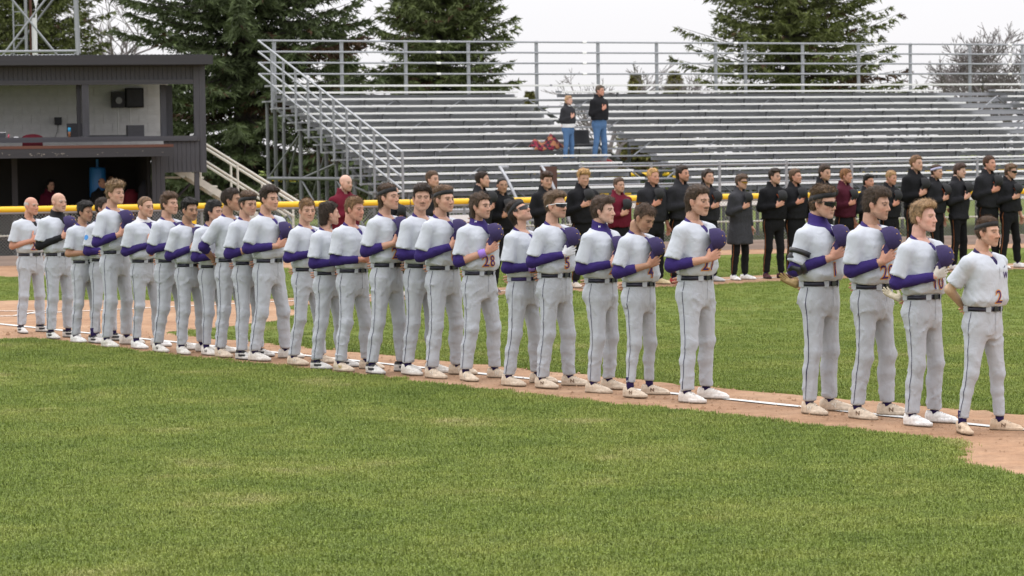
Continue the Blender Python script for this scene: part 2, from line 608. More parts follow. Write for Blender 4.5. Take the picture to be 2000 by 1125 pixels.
def arm_pose(kind, side, j):
    s = side                                   # -1 right, +1 left
    S = np.array((-.014, s * .197, 1.432))
    if kind == 'cap':
        E = np.array((-.045 + .02 * j[0], s * (.272 + .012 * j[1]), 1.165 + .01 * j[2]))
        W = np.array((.192 + .012 * j[3], s * (.125 + .02 * j[4]), 1.235 + .022 * j[5]))
        a = (.34, -s * .82, .42 + .1 * j[0]); n = (-.9, -s * .35, .05); c = (.22, .30, .25)
    elif kind == 'chest':
        E = np.array((-.04, s * .272, 1.16)); W = np.array((.185, s * .105, 1.26 + .02 * j[5]))
        a = (.05, -s * .80, .50); n = (-1, -s * .1, 0); c = (.15, .2, .2)
    elif kind == 'fold':
        E = np.array((-.02, s * .275, 1.155)); W = np.array((.20, s * .085, 1.165))
        a = (.02, -s * 1, .06); n = (-1, 0, 0); c = (.5, .7, .6)
    elif kind == 'hang':
        E = np.array((-.05, s * .275, 1.16)); W = np.array((.02, s * .285, .905))
        a = (.12, 0, -1); n = (.1, -s, 0); c = (.25, .35, .3)
    else:                                      # hand behind the back
        E = np.array((-.155, s * .275, 1.195 + .01 * j[2])); W = np.array((-.185, s * (.115 + .03 * j[4]), 1.045 + .02 * j[5]))
        a = (.0, -s * .93, -.25); n = (-1, 0, -.1); c = (.35, .55, .45)
    return S, E, W, np.array(a), np.array(n), c

CAPN = [0]
def cap_mesh():
    V = []; nu, nv = 28, 9
    for i in range(nv + 1):
        t = i / nv * math.pi / 2
        for k in range(nu):
            a = 2 * math.pi * k / nu
            r = math.cos(t) ** .8
            z = .118 * math.sin(t) ** .9
            fx = 1.0 + (.05 if math.cos(a) > 0 else 0) * math.sin(t) * 1.5
            seam = 1 - .022 * (1 if k % 5 == 0 else 0)
            V.append((.096 * r * math.cos(a) * fx * seam, .083 * r * math.sin(a) * seam, z))
    Fq = []
    for i in range(nv):
        for k in range(nu):
            a, b = i * nu + k, i * nu + (k + 1) % nu
            Fq.append((a, b, b + nu, a + nu))
    return np_mesh('cap_crown', V, Fq)
def brim_mesh():
    V = []; n = 16
    for lay in (0, 1):
        for r in (0, .5, 1):
            for k in range(n + 1):
                a = -1.15 + 2.3 * k / n
                L = .072 * (math.cos(a * .95) ** .55 if math.cos(a * .95) > 0 else 0)
                x = .094 * math.cos(a) + L * r
                y = .082 * math.sin(a) * (1 + .06 * r)
                V.append((x, y, -.55 * y * y / .08 * r - .012 * r - .003 * lay))
    Fq = []; w = n + 1
    for lay in (0, 1):
        for r in range(2):
            for k in range(n):
                a = lay * 3 * w + r * w + k
                q = (a, a + 1, a + 1 + w, a + w)
                Fq.append(q if lay else q[::-1])
    for k in range(n):
        a = 2 * w + k
        Fq.append((a, a + 1, a + 1 + 3 * w, a + 3 * w))
    return np_mesh('cap_brim', V, Fq)
CAPM = {}
def make_cap(mtx, m, logo, label, group):
    if not CAPM:
        CAPM['c'] = cap_mesh(); CAPM['b'] = brim_mesh()
        mb = MB()
        for k in range(5):                                   # a small five-pointed crest
            a0 = math.pi / 2 + k * 2 * math.pi / 5
            pts = [(0, 0), (.010 * math.cos(a0 - .62), .010 * math.sin(a0 - .62)), (.023 * math.cos(a0), .023 * math.sin(a0)), (.010 * math.cos(a0 + .62), .010 * math.sin(a0 + .62))]
            mb.poly([(.103 - .35 * (p[1]) - .3 * p[0] * p[0] / .08, p[0], .045 + p[1]) for p in pts])
        CAPM['l'] = mb.mesh('cap_crest')
        mb = MB()
        for a in (.5, 1.57, 2.6, -.5, -1.57, -2.6):
            t = 1.0
            mb.box((.096 * math.cos(t) ** .8 * math.cos(a) * 1.05, .083 * math.cos(t) ** .8 * math.sin(a) * 1.04, .118 * math.sin(t) ** .9 * 1.0), (.0065, .0065, .0065))
        mb.box((0, 0, .118), (.012, .012, .008))
        CAPM['e'] = mb.mesh('cap_eyelets')
    root = empty('baseball_cap')
    root.matrix_world = mtx
    for nm, k, mm in (('crown', 'c', m), ('brim', 'b', m), ('crest', 'l', logo), ('eyelets', 'e', m_gold if m is m_cap_p else m)):
        me = CAPM[k]
        key = k + mm.name
        if key not in CAPM:
            me = me.copy(); me.materials.append(mm); CAPM[key] = me
        po_ = obj(nm, CAPM[key], None, root)
        if nm == 'eyelets': po_['kind'] = 'stuff'
    tag(root, label, 'cap', group)
    return root

TXT = {}
def text_np(s, off):
    key = (s, off)
    if key in TXT: return TXT[key]
    cu = bpy.data.curves.new('txt', 'FONT')
    cu.body = s; cu.size = 1.0; cu.offset = off; cu.align_x = 'CENTER'; cu.resolution_u = 3; cu.space_character = 1.08
    to = bpy.data.objects.new('txt', cu)
    COL.objects.link(to)
    dg = bpy.context.evaluated_depsgraph_get()
    me = to.evaluated_get(dg).to_mesh()
    bm = bmesh.new(); bm.from_mesh(me)
    bmesh.ops.triangulate(bm, faces=bm.faces)
    for _ in range(2):
        bmesh.ops.subdivide_edges(bm, edges=[e for e in bm.edges if e.calc_length() > .16], cuts=1)
        bmesh.ops.triangulate(bm, faces=bm.faces)
    bm.verts.ensure_lookup_table()
    V = np.array([v.co[:] for v in bm.verts], f32)
    Fc = np.array([[v.index for v in f.verts] for f in bm.faces], np.int32)
    bm.free(); to.to_mesh_clear()
    bpy.data.objects.remove(to); bpy.data.curves.remove(cu)
    V[:, 1] -= .35
    TXT[key] = (V, Fc)
    return TXT[key]

LAST = {}
def person(c, root):
    """c: settings; builds every mesh of one standing figure in local space (facing +X, 1.83 m tall) under root"""
    q = c.get('q', 1.0)                          # cell size factor (distant figures are coarser)
    sd = c['seed']; R = np.random.RandomState(sd)
    j = R.uniform(-1, 1, 12)
    wide = c.get('wide', 1.0) * 1.05
    st = c.get('stance', .15)
    team = c.get('team', 'grey')
    base = c.get('skin', (.52, .31, .225)); hcol = c.get('hair', (.05, .03, .018))
    yaw, pit = rad(c.get('yaw', 0)), rad(c.get('pitch', 0))
    cy, sy, cp, sp = math.cos(yaw), math.sin(yaw), math.cos(pit), math.sin(pit)
    RH = np.array(((cy, -sy, 0), (sy, cy, 0), (0, 0, 1))) @ np.array(((cp, 0, sp), (0, 1, 0), (-sp, 0, cp)))
    piv = np.array((-.012, 0, 1.585)); c0 = np.array((.022, 0, 1.690))
    T = piv + RH @ (c0 - piv)
    RHf, Tf = RH.astype(f32), T.astype(f32)
    hq = lambda P: np.asfortranarray((P - Tf) @ RHf)                # body -> head space
    out = lambda V: (V @ RHf.T + Tf)             # head -> body space
    arms = {}
    for s, k in ((-1, c.get('right', 'cap')), (1, c.get('left', 'back'))):
        arms[s] = arm_pose(k, s, j * (1.5 if s < 0 else .8))
    jaw = 1 + .08 * j[6]
    fw = .045 * j[2]
    # ---------- head and neck (head space box around the turned head)
    def f_head(P):
        d = head_sdf(hq(P), jaw)
        d = smin(d, rc(P, (-.036, 0, 1.60), (-.044, 0, 1.46), .055, .066), .018)
        return d
    hh = .0078 * q
    V, Fc = snet(f_head, (T[0] - .15, -.14 + T[1], 1.49), (T[0] + .15, .14 + T[1], T[2] + .155), hh)
    parts = [(V, Fc, skin_color(hq(V), base, hcol, c.get('stub', 0), c.get('must', 0), sd))]
    # ---------- hands and bare forearms
    sl = c.get('sleeve', {-1: 1.0, 1: .5})
    if not isinstance(sl, dict): sl = {-1: sl, 1: sl}
    for s in (-1, 1):
        S, E, W, a, n, cu = arms[s]
        curl = tuple(x * (1 + .25 * j[7]) for x in cu)
        def f_hand(P):
            d = hand_sdf(P, W, a, n, s, curl)
            return smin(d, rc(P, E + (W - E) * .8, W, .031, .026), .018)
        tip = W + unit(a) * .09
        lo = np.minimum(W, tip) - .10; hi = np.maximum(W, tip) + .10
        V, Fc = snet(f_hand, lo, hi, .0062 * q)
        hc = np.tile(A3(base) * A3((1.03, .9, .86)), (len(V), 1))
        if c.get('glove', {}).get(s): hc[:] = c['glove'][s]
        parts.append((V, Fc, hc))
        def f_arm(P):
            return smin(rc(P, S, E, .048, .040), rc(P, E, W, .045, .030), .02)
        lo = np.minimum(np.minimum(S, E), W) - .06; hi = np.maximum(np.maximum(S, E), W) + .06
        V, Fc = snet(f_arm, lo, hi, .017 * q)
        parts.append((V, Fc, A3(c.get('armcol', base)) * A3((1, .95, .92))))
    # hidden trunk and legs keep the figure one solid under its clothes
    ky_ = .094 + (st - .094) * .55
    def f_core(P):
        P = P.copy(order='F')
        P[:, 0] -= f32(fw) * np.tanh(P[:, 1] * f32(40)) * np.clip((f32(.86) - P[:, 2]) * f32(1.3), 0, 1)
        x = P.copy(); x[:, 1] = np.abs(x[:, 1])
        d = loft(P, [.85, .95, 1.1, 1.35, 1.45, 1.54], [.12, .14, .125, .155, .14, .05], [.075, .09, .08, .09, .08, .045], [0, -.01, 0, .005, -.005, -.025])
        d = np.maximum(d, np.maximum(.84 - P[:, 2], P[:, 2] - 1.54))
        d = smin(d, rc(x, (-.01, .09, .88), (.015, ky_, .5), .060, .032), .03)
        return smin(d, rc(x, (.015, ky_, .5), (-.012, st, .1), .032, .022), .02)
    V, Fc = snet(f_core, (-.2, -.26, .05), (.2, .26, 1.56), .042)
    parts.append((V, Fc, base))
    V, Fc, C = join_np(parts)
    obj('body', np_mesh('body', V, Fc, col=C), m_skin, root)
    # ---------- hair
    hs = c.get('hs', 'short')
    f_hair = None
    if HS[hs]:
        f_hair = lambda Q: hair_sdf(Q, hs, sd, c.get('swoop', 0), bool(c.get('band')))
        V, Fc = snet(f_hair, (-.17, -.15, HS[hs][2] - .03), (.16, .15, .19), .0071 * q)
        if len(V):
            C = A3(hcol) * (1 + .45 * wob(V, sd + 11, (130, 130, 45)) + .2 * wob(V, sd + 12, 40))[:, None]
            Ft = np.concatenate([Fc[:, [0, 1, 2]], Fc[:, [0, 2, 3]]])
            e = f32(.004); gr = []
            Vf = np.asfortranarray(V)
            for ax_ in range(3):
                dv_ = np.zeros(3, f32); dv_[ax_] = e
                gr.append(f_hair(Vf + dv_) - f_hair(Vf - dv_))
            gr = np.stack(gr, 1); gr /= np.linalg.norm(gr, axis=1)[:, None] + 1e-6
            nS = (2800 if q == 1 else 600) if hs not in ('buzz', 'fringe') else (900 if q == 1 else 200)
            pick = R.randint(0, len(V), nS)
            p0 = V[pick] + R.normal(0, .002, (nS, 3)); nn = gr[pick]
            topw = np.clip((p0[:, 2] - .05) / .04, 0, 1)[:, None]
            back = np.array((-.35, 0, -1.0)); ff = np.array((.7, .25 * j[3], .15)) if hs in ('short', 'buzz', 'fringe') or c.get('swoop') else np.array((-.8, .35 * j[3], .25))
            fl = back * (1 - topw) + ff * topw + R.normal(0, .9 if hs == 'curly' else .38, (nS, 3))
            tt = fl - nn * (fl * nn).sum(1)[:, None]; tt /= np.linalg.norm(tt, axis=1)[:, None] + 1e-6
            Ls = R.uniform(.014, .042, nS)[:, None] * (1.0 if hs not in ('buzz', 'fringe') else .3)
            sd_v = np.cross(tt, nn) * (.0017 if q == 1 else .003)
            lift = R.uniform(.02, .38, nS)[:, None]
            tri = np.stack([p0 - sd_v - nn * .002, p0 + sd_v - nn * .002, p0 + tt * Ls + nn * Ls * lift], 1).reshape(-1, 3)
            sc_ = np.repeat(A3(hcol)[None] * R.uniform(.6, 1.75, (nS, 1)), 3, 0)
            n0 = len(V)
            Va = np.concatenate([V, tri]).astype(f32)
            Fa = np.concatenate([Ft, n0 + np.arange(nS * 3).reshape(-1, 3)])
            C = np.concatenate([C * .85, sc_])
            obj('hair', np_mesh('hair', out(Va), Fa, col=np.clip(C, .004, 1)), m_hair, root)
    f_hd = lambda Q: np.minimum(head_sdf(Q, jaw), f_hair(Q)) if f_hair else head_sdf(Q, jaw)
    if c.get('band'):
        rows = []
        th = np.linspace(0, 2 * math.pi, 44, endpoint=False)
        D = np.stack([np.cos(th), np.sin(th), 0 * th], 1)
        for dz in (-.021, .019):
            P0 = D * .22 + A3((-.01, 0, 0)); P0[:, 2] = .056 + dz + P0[:, 0] * .10
            H, _ = trace(f_hd, P0, -D, .2)
            rows.append(out(H + D * .006))
        ins = [rows[0] - .006 * D @ RHf.T, rows[0], rows[1], rows[1] - .006 * D @ RHf.T]
        V, Fc = strip([x.astype(f32) for x in ins], True)
        obj('headband', np_mesh('headband', V, Fc), c['band'] if c['band'] is not True else m_band, root)
    if c.get('shades'):
        kind = c['shades']                       # (frame material, lens material, z shift)
        zs = kind[2] if len(kind) > 2 else 0
        def arc(a0, a1, z0, z1, n, ex=.004):
            th = np.linspace(a0, a1, n)
            r = []
            for z in (z0, z1):
                r.append(np.stack([.02 + (.084 + ex) * np.cos(th), (.075 + ex) * np.sin(th) , (z - zs) * (1 - (.55 if z - zs < 0 else .1) * (th / 1.15) ** 2) + zs + .004 * (th / 1.15) ** 2], 1))
            return strip([out(x.astype(f32)) for x in r])
        V, Fc = arc(-1.15, 1.15, -.022 + zs, .016 + zs, 20)
        g = obj('sunglasses', np_mesh('lens', V, Fc), kind[1], root)
        V1, F1 = arc(-1.25, 1.25, .013 + zs, .021 + zs, 22, .006)
        ps = [(V1, F1, 0)]
        for s in (-1, 1):
            mb = MB().tube([(.045, s * .080, .015 + zs), (-.03, s * .088, .008 + zs), (-.05, s * .086, -.004 + zs)], .005, 4)
            me = np.array(mb.v, f32); fq = np.array([f for f in mb.f if len(f) == 4], np.int32)
            ps.append((out(me), fq, 0))
        V, Fc, _ = join_np(ps)
        obj('frame', np_mesh('frame', V, Fc), kind[0], g)
    # ---------- tops
    jc = c.get('top', JERSEY)
    long_top = team != 'grey'
    hem = c.get('hem', 1.068 if not long_top else .985)
    slf = .80
    if not long_top:
        zs = [1.02, 1.07, 1.12, 1.20, 1.30, 1.38, 1.44, 1.49, 1.53, 1.58]
        aa = np.array([.172, .180, .196, .186, .188, .196, .186, .150, .106, .088]) * wide
        bb = np.array([.122, .130, .150, .143, .142, .140, .124, .098, .078, .070]) * (.5 + .5 * wide)
        cx = [0, 0, .006, .008, .010, .008, -.002, -.014, -.024, -.03]
    else:
        zs = [.55, .80, .98, 1.05, 1.12, 1.20, 1.30, 1.38, 1.44, 1.49, 1.53, 1.58]
        aa = np.array([.25, .225, .190, .195, .200, .198, .202, .206, .194, .160, .115, .094]) * wide
        bb = np.array([.17, .160, .136, .142, .150, .150, .150, .146, .130, .104, .084, .076]) * (.5 + .5 * wide)
        cx = [0, 0, 0, 0, .006, .008, .010, .008, -.002, -.014, -.024, -.03]
    def f_top(P, fold=True):
        d = loft(P, zs, aa, bb, cx)
        for s in (-1, 1):
            S, E, W, a, n, cu = arms[s]
            S2 = S * np.array((1, wide, 1))
            dirv = unit(E - S2)
            end = S2 + (E - S2) * slf
            d = smin(d, rc(P, S2 * np.array((1, .66, 1)) + np.array((0, 0, .022)), S2, .055, .058), .045)
            if not long_top:
                sv = rc(P, S2, end + dirv * .05, .062, .080)
                sv = np.maximum(sv, ((P - A3(end)) @ A3(dirv)) + .006 * wob(P, sd + s, 40))
                d = smin(d, sv, .035)
            else:
                d = smin(d, rc(P, S2, E, .064, .060), .035)
                d = smin(d, np.maximum(rc(P, E, W, .062, .043), (P - A3(W - unit(W - E) * .012)) @ A3(unit(W - E))), .025)
        xs_ = P.copy(order='F'); xs_[:, 1] = np.abs(xs_[:, 1])
        d = smin(d, rc(xs_, (-.035, .055, 1.515), (-.022, .15 * wide, 1.452), .034, .045), .03)
        if long_top and c.get('hood', True):
            x = P.copy(); x[:, 1] = np.abs(x[:, 1])
            d = smin(d, rc(x, (-.105, 0, 1.535), (-.03, .085, 1.545), .045, .034), .025)
            d = smin(d, rc(x, (-.03, .085, 1.545), (.055, .045, 1.505), .032, .020), .02)
        if fold:
            zf = np.clip((1.34 - P[:, 2]) / .25, .15, 1)
            f1 = 1 - np.abs(wob(P, sd + 21, (15, 15, 15), 2.0))
            f2 = 1 - np.abs(wob(P, sd + 22, (24, 24, 30), 1.6))
            d = d - (.012 * f1 ** 4 + .006 * f2 ** 4) * zf + .003
        x = P.copy(); x[:, 1] = np.abs(x[:, 1])
        if not long_top:
            vn = smin(rc(x, (-.03, 0, 1.64), (-.028, 0, 1.515), .085, .072), rc(x, (.02, 0, 1.53), (.16, 0, 1.405), .060, .006), .02)
            d = smax(d, -vn, .006)
            d = smax(d, P[:, 2] - (1.520 - .22 * (P[:, 0] + .03)), .008)
        else:
            d = smax(d, -rc(x, (.0, 0, 1.64), (-.01, 0, 1.53), .085, .062), .006)
        return smax(d, hem + .010 * wob(P, sd + 5, 22) - P[:, 2], .012)
    lo = (-.33, -.40, hem - .04); hi = (.36, .40, 1.62)
    V, Fc = snet(f_top, lo, hi, .0136 if q == 1 else .023)
    C = np.tile(A3(jc), (len(V), 1))
    if c.get('trim'):
        for s in (-1, 1):
            S, E, W = arms[s][:3]
            t = ((V - A3(S)) @ A3(unit(E - S))) / np.linalg.norm(E - S)
            arm = rc(V, S, E, .085, .08) < 0
            C[arm & (np.abs(V[:, 1]) > .2) & (t > .60)] = c['trim'][0]
            C[arm & (np.abs(V[:, 1]) > .2) & (t > .72)] = c['trim'][1]
    jo = obj('jersey' if not long_top else ('coat' if hem < .8 else 'hoodie'), np_mesh('top', V, Fc, col=C), m_cloth, root)
    if not long_top:
        # undershirt: collar and sleeves
        uc = c.get('under', PURPLE); ch = c.get('collar', 0.0)
        def f_und(P):
            d = loft(P, zs, aa - .020, bb - .016, cx)
            d = np.maximum(d, 1.34 - P[:, 2])
            d = smin(d, rc(P, (-.030, 0, 1.60), (-.038, 0, 1.50), .057 + ch * .12, .066 + ch * .1), .02)
            d = smax(d, P[:, 2] - (1.530 + ch * 1.4 - (.55 - ch * 4) * (P[:, 0] + .03)), .006)
            for s in (-1, 1):
                S, E, W = arms[s][:3]
                fr = sl.get(s, 1.0)
                if fr <= 0: continue
                S2 = S * np.array((1, wide, 1))
                a = rc(P, S2, E, .058, .053)
                We = E + (W - E) * .98
                b = rc(P, E, We, .053, .0375)
                dv = unit(W - E)
                cut = E + (W - E) * fr
                a = smin(a, b, .02)
                a = np.maximum(a, (P - A3(cut)) @ A3(dv))
                d = np.minimum(d, a - .0075 * (1 - np.abs(wob(P, sd + 31, (38, 38, 45)))) ** 4 + .002)
            return d
        V, Fc = snet(f_und, (-.28, -.36, 1.0), (.30, .36, 1.66), .0138 * q)
        C = np.tile(A3(uc), (len(V), 1)) * (1 + .1 * wob(V, sd, 18))[:, None]
        if c.get('lcol'): C[V[:, 2] > 1.505] = c['lcol']
        obj('undershirt', np_mesh('undershirt', V, Fc, col=C), m_knit, root)
        if c.get('cmark'):
            tv, tf = text_np('H', .04)
            cd = unit((.55, -.83, 0)); sdv = np.array((.83, .55, 0))
            P0 = np.array((-.03, 0, 1.548)) + cd * .16 + tv[:, :1] * .026 * sdv + tv[:, 1:2] * np.array((0, 0, .024))
            H, hit = trace(f_und, P0, -cd, .15, 50)
            obj('collar_mark', np_mesh('collar_mark', H + cd * .002, tf), m_wht, root)
        bs = c.get('wrist')
        if bs:
            S, E, W = arms[-1][:3]
            mb = MB(); dv = W - E
            mb.tube([E + dv * .72, E + dv * .76, E + dv * .92, E + dv * .96], [.040, .043, .039, .036], 14)
            obj('wristband', mb.mesh('wristband', True), mat('lilac_band', (.33, .19, .62), rough=.85), root)
        if c.get('guard'):
            S, E, W = arms[-1][:3]
            d1, d2 = unit(S - E), unit(W - E)
            mb = MB()
            od = unit(np.array((-.45, -1, -.15)))
            mb.tube([E + d1 * .165, E + d1 * .125], [.090, .089], 18)
            mb.tube([E + d2 * .055, E + d2 * .095], [.060, .057], 18)
            mb.tube([E + d1 * .17 + od * .030, E + d1 * .10 + od * .040, E + d1 * .02 + od * .026, E + d2 * .05 + od * .020 + np.array((0, 0, -.012)), E + d2 * .10 + od * .014 + np.array((0, 0, -.01))], [.050, .056, .054, .050, .040], 14)
            obj('elbow_guard', mb.mesh('elbow_guard', True), m_blk, root)
    # ---------- trousers
    tap = c.get('taper', 0.0)                    # 0 loose, 1 tight below the knee
    pc = c.get('pants', PANTS)
    kb = .012 * j[8]
    hip = np.array((-.008, .094, .895)); knee = np.array((.022 + kb, .094 + (st - .094) * .55, .50)); ank = np.array((-.012, st, .10))
    zt = .104 + .022 * tap + .012 * max(0, j[11])
    rk, rca, ra = .066 - .006 * tap, .063 - .012 * tap, .057 - .014 * tap
    mid = knee + (ank - knee) * .38 + np.array((-.012, 0, 0))
    pz = [.79, .86, .93, 1.02, 1.09]
    pa = np.array([.14, .176, .186, .170, .158]) * (.4 + .6 * wide)
    pb = np.array([.09, .118, .128, .117, .112]) * (.4 + .6 * wide)
    px = [-.008, -.012, -.018, -.006, 0]
    def f_leg(P, fold=True):
        P = P.copy(order='F')
        P[:, 0] -= f32(fw) * np.tanh(P[:, 1] * f32(40)) * np.clip((f32(.86) - P[:, 2]) * f32(1.3), 0, 1)
        d = np.maximum(loft(P, pz, pa, pb, px), .79 - P[:, 2])
        x = P.copy(); x[:, 1] = np.abs(x[:, 1])
        L = rc(x, hip, knee, .096, rk)
        L = smin(L, rc(x, knee, mid, rk, rca), .03)
        L = smin(L, rc(x, mid, ank - np.array((0, 0, .03)), rca, ra), .03)
        # gap between the legs
        L = smax(L, .010 - x[:, 1] - np.clip((P[:, 2] - .80) * 2, 0, .1), .02)
        d = smin(d, L, .035)
        d = smin(d, ell(x, (-.052, .078, .92), (.088, .085, .10)), .04)
        if fold:
            Q = P.copy(); Q[:, 1] += (P[:, 1] > 0) * 3.0
            z = P[:, 2]
            lowf = np.exp(-((z - .20) / .16) ** 2) * (1 - .5 * tap)
            kn = np.exp(-((z - .50) / .11) ** 2)
            cr = np.exp(-((z - .82) / .10) ** 2)
            r1 = (1 - np.abs(wob(Q, sd + 41, (22, 22, 24), 1.6))) ** 5
            r2 = (1 - np.abs(wob(Q, sd + 42, (24, 24, 18), 1.8))) ** 6
            r3 = (1 - np.abs(wob(Q, sd + 43, (26, 26, 4.5), .9))) ** 4
            d = d - (.011 * r1 * lowf + .006 * r1 * kn + .010 * r2 * cr + .004 * r2 + .009 * r3 * (z < .9)) + .004
        d = smax(d, P[:, 2] - 1.088, .006)
        return smax(d, zt + .008 * wob(P, sd + 9, 25) - P[:, 2], .008)
    V, Fc = snet(f_leg, (-.24, -.34, .05), (.24, .34, 1.11), 0.0134 if q == 1 else .023)
    to = obj('trousers', np_mesh('trousers', V, Fc, col=np.tile(A3(pc), (len(V), 1))), m_cloth, root)
    # side piping follows the outer seam
    pm = c.get('piping', m_pipe)
    if pm:
        for s in ((-1, 1) if q == 1 else (-1,)):
            zz = np.linspace(1.02, zt + .012, 58)
            ctr = np.interp(zz, [.10, .50, .895, 1.03], [st, knee[1], .094, .05]) * s
            xx = np.interp(zz, [.10, .50, .9, 1.03], [-.012, .018, -.006, 0]) + fw * s * np.clip((.86 - zz) * 1.3, 0, 1)
            w = .0030 if q == 1 else .006
            rows = []
            for dx in (-w, w):
                P0 = np.stack([xx + dx, ctr + s * .30, zz], 1)
                H, _ = trace(lambda P: f_leg(P), P0, (0, -s, 0), .30, 60)
                H[:, 1] += s * .0025
                rows.append(H.astype(f32))
            V, Fc = strip(rows)
            obj('piping', np_mesh('piping', V, Fc), pm, to)
    if not long_top:
        th = np.linspace(0, 2 * math.pi, 48, endpoint=False)
        D = np.stack([np.cos(th), np.sin(th), 0 * th], 1).astype(f32)
        rows = []
        for z in (1.028, 1.064):
            P0 = D * .30; P0[:, 2] = z
            H, _ = trace(lambda P: f_leg(P), P0, -D, .25)
            rows.append((H + D * .006).astype(f32))
        V, Fc = strip([rows[0] - D * .006, rows[0], rows[1], rows[1] - D * .006], True)
        bl = obj('belt', np_mesh('belt', V, Fc), c.get('belt', m_belt), root)
        mb = MB()
        fx = float(rows[0][0][0])
        mb.box((fx + .004, 0, 1.046), (.010, .052, .040))
        mb.build('buckle', m_blk, bl)
        mb = MB()
        for a in (.62, -.62, 1.9, -1.9):
            k = int(round(a / (2 * math.pi) * 48)) % 48
            p = (rows[0][k] + rows[1][k]) / 2
            mb.box(p + D[k] * .003, (.008, .045 if abs(a) < 1 else .06, .050), Matrix.Rotation(a, 3, 'Z'))
        me = mb.mesh('belt_loops')
        at = me.attributes.new('Col', 'FLOAT_COLOR', 'POINT')
        at.data.foreach_set('color', np.tile(np.array((*pc, 1), f32), (len(me.vertices), 1)).ravel())
        obj('belt_loops', me, m_cloth, to)['kind'] = 'stuff'
    # ---------- socks and shoes
    scol = c.get('sock', NAVYP)
    shc = c.get('shoe', ((.62, .56, .48), (.40, .31, .22)))
    for s in (-1, 1):
        ax, ay = -.012 + fw * s, s * st
        mb = MB().tube([(ax, ay, .05), (ax, ay, .11), (ax - .004, ay, .19)], [.037, .036, .037], 12)
        me = mb.mesh('sock', True)
        at = me.attributes.new('Col', 'FLOAT_COLOR', 'POINT')
        at.data.foreach_set('color', np.tile(np.array((*scol, 1), f32), (len(me.vertices), 1)).ravel())
        obj('sock', me, m_knit, root)
        ang = s * rad(14 + 8 * j[9]) if s > 0 else s * rad(10 + 10 * j[10])
        if c.get('toes'): ang = rad(c['toes'][0 if s < 0 else 1])
        ca, sa = math.cos(ang), math.sin(ang)
        def f_shoe(P):
            x2 = ca * (P[:, 0] - ax) + sa * (P[:, 1] - ay)
            y2 = -sa * (P[:, 0] - ax) + ca * (P[:, 1] - ay)
            Q = np.stack([x2, y2, P[:, 2]], 1)
            F2 = Q.copy(); F2[:, 2] = 0
            fp = smin(rc(F2, (-.054, 0, 0), (.10, 0, 0), .033, .043), rc(F2, (.10, 0, 0), (.180, s * -.006, 0), .043, .032), .02)
            toe = np.clip((x2 - .12) / .1, 0, 1) * .012
            sole = np.maximum(fp, np.abs(P[:, 2] - .018) - .017)
            up = rc(Q, (-.047, 0, .052), (.03, 0, .056), .034, .038)
            up = smin(up, rc(Q, (.03, 0, .058), (.170, 0, .030), .037, .027), .02)
            up = smin(up, rc(Q, (-.036, 0, .06), (-.030, 0, .105), .042, .040), .02)
            d = smin(sole, up, .008)
            d = d - .003 * np.exp(-((x2 - .05) / .05) ** 2) * np.sign(np.sin(x2 * 230)) * (np.abs(y2) < .022) * (P[:, 2] > .06)
            d = smax(d, -(P[:, 2] - toe * 0 - .002), .003)
            d = smax(d, -rc(Q, (-.034, 0, .10), (-.034, 0, .16), .032, .034), .004)
            return smax(d, P[:, 2] - (.098 + .12 * (.0 - x2) * (x2 < 0)), .006)
        V, Fc = snet(f_shoe, (ax - .2, ay - .25, -.012), (ax + .26, ay + .25, .135), .0093 * q)
        x2 = ca * (V[:, 0] - ax) + sa * (V[:, 1] - ay); y2 = -sa * (V[:, 0] - ax) + ca * (V[:, 1] - ay)
        C = np.tile(A3(shc[0]), (len(V), 1))
        C[V[:, 2] < .016] = A3(shc[1]) * .55  # sole colour, darkened further to paint in a contact shadow
        mid_ = (V[:, 2] > .016) & (V[:, 2] < .030)
        C[mid_] = A3(shc[0]) * .85 + A3(shc[1]) * .1
        C[(V[:, 2] > .060) & (np.abs(y2) < .016) & (x2 > .02) & (x2 < .11) & (np.sin(x2 * 330) > -.1)] *= .45
        if len(shc) > 2:
            C[(V[:, 2] > .07) & (x2 > -.1) & (x2 < .07)] = shc[2]
            C[(np.abs(np.abs(y2) - .036) < .02) & (np.abs(V[:, 2] - .05) < .012) & (np.abs(x2 - .04) < .05)] = shc[2]
        so = obj('shoe', np_mesh('shoe', V, Fc, col=C), m_shoe, root)
        if c.get('mark') and q == 1:
            # letter on the outer side of the shoe
            tv, tf = text_np(c['mark'], 0.03)
            for sgn in ((-1, 1)):
                L = np.stack([tv[:, 0] * .052 + .045, np.full(len(tv), sgn * .09), tv[:, 1] * .046 + .052], 1)
                if sgn < 0: pass
                else: L[:, 0] = -tv[:, 0] * .052 + .045
                B = np.stack([ca * L[:, 0] - sa * L[:, 1] + ax, sa * L[:, 0] + ca * L[:, 1] + ay, L[:, 2]], 1)
                dirv = np.array((sa * sgn, -ca * sgn, 0))
                H, hit = trace(f_shoe, B, dirv, .09, 40)
                if hit.all():
                    obj('shoe_mark', np_mesh('mark', H - dirv * .002, tf), mat('mark_' + c['markcol'][0], c['markcol'][1], rough=.6), so)
    # ---------- number on the front of the jersey
    if c.get('num') and not long_top:
        s_, cy_, cz_ = c['num'], c.get('numy', -.035), c.get('numz', 1.165)
        for off, mm, eps in ((.055, m_num_o, .0035), (.008, m_num_p, .0055)):
            tv, tf = text_np(s_, off)
            P0 = np.stack([np.full(len(tv), .36), tv[:, 0] * .150 + cy_, tv[:, 1] * .150 + cz_], 1)
            H, hit = trace(lambda P: f_top(P), P0, (-1, 0, 0), .34, 70)
            H[:, 0] += eps
            obj('number' if off < .02 else 'number_border', np_mesh('num', H, tf), mm, jo)
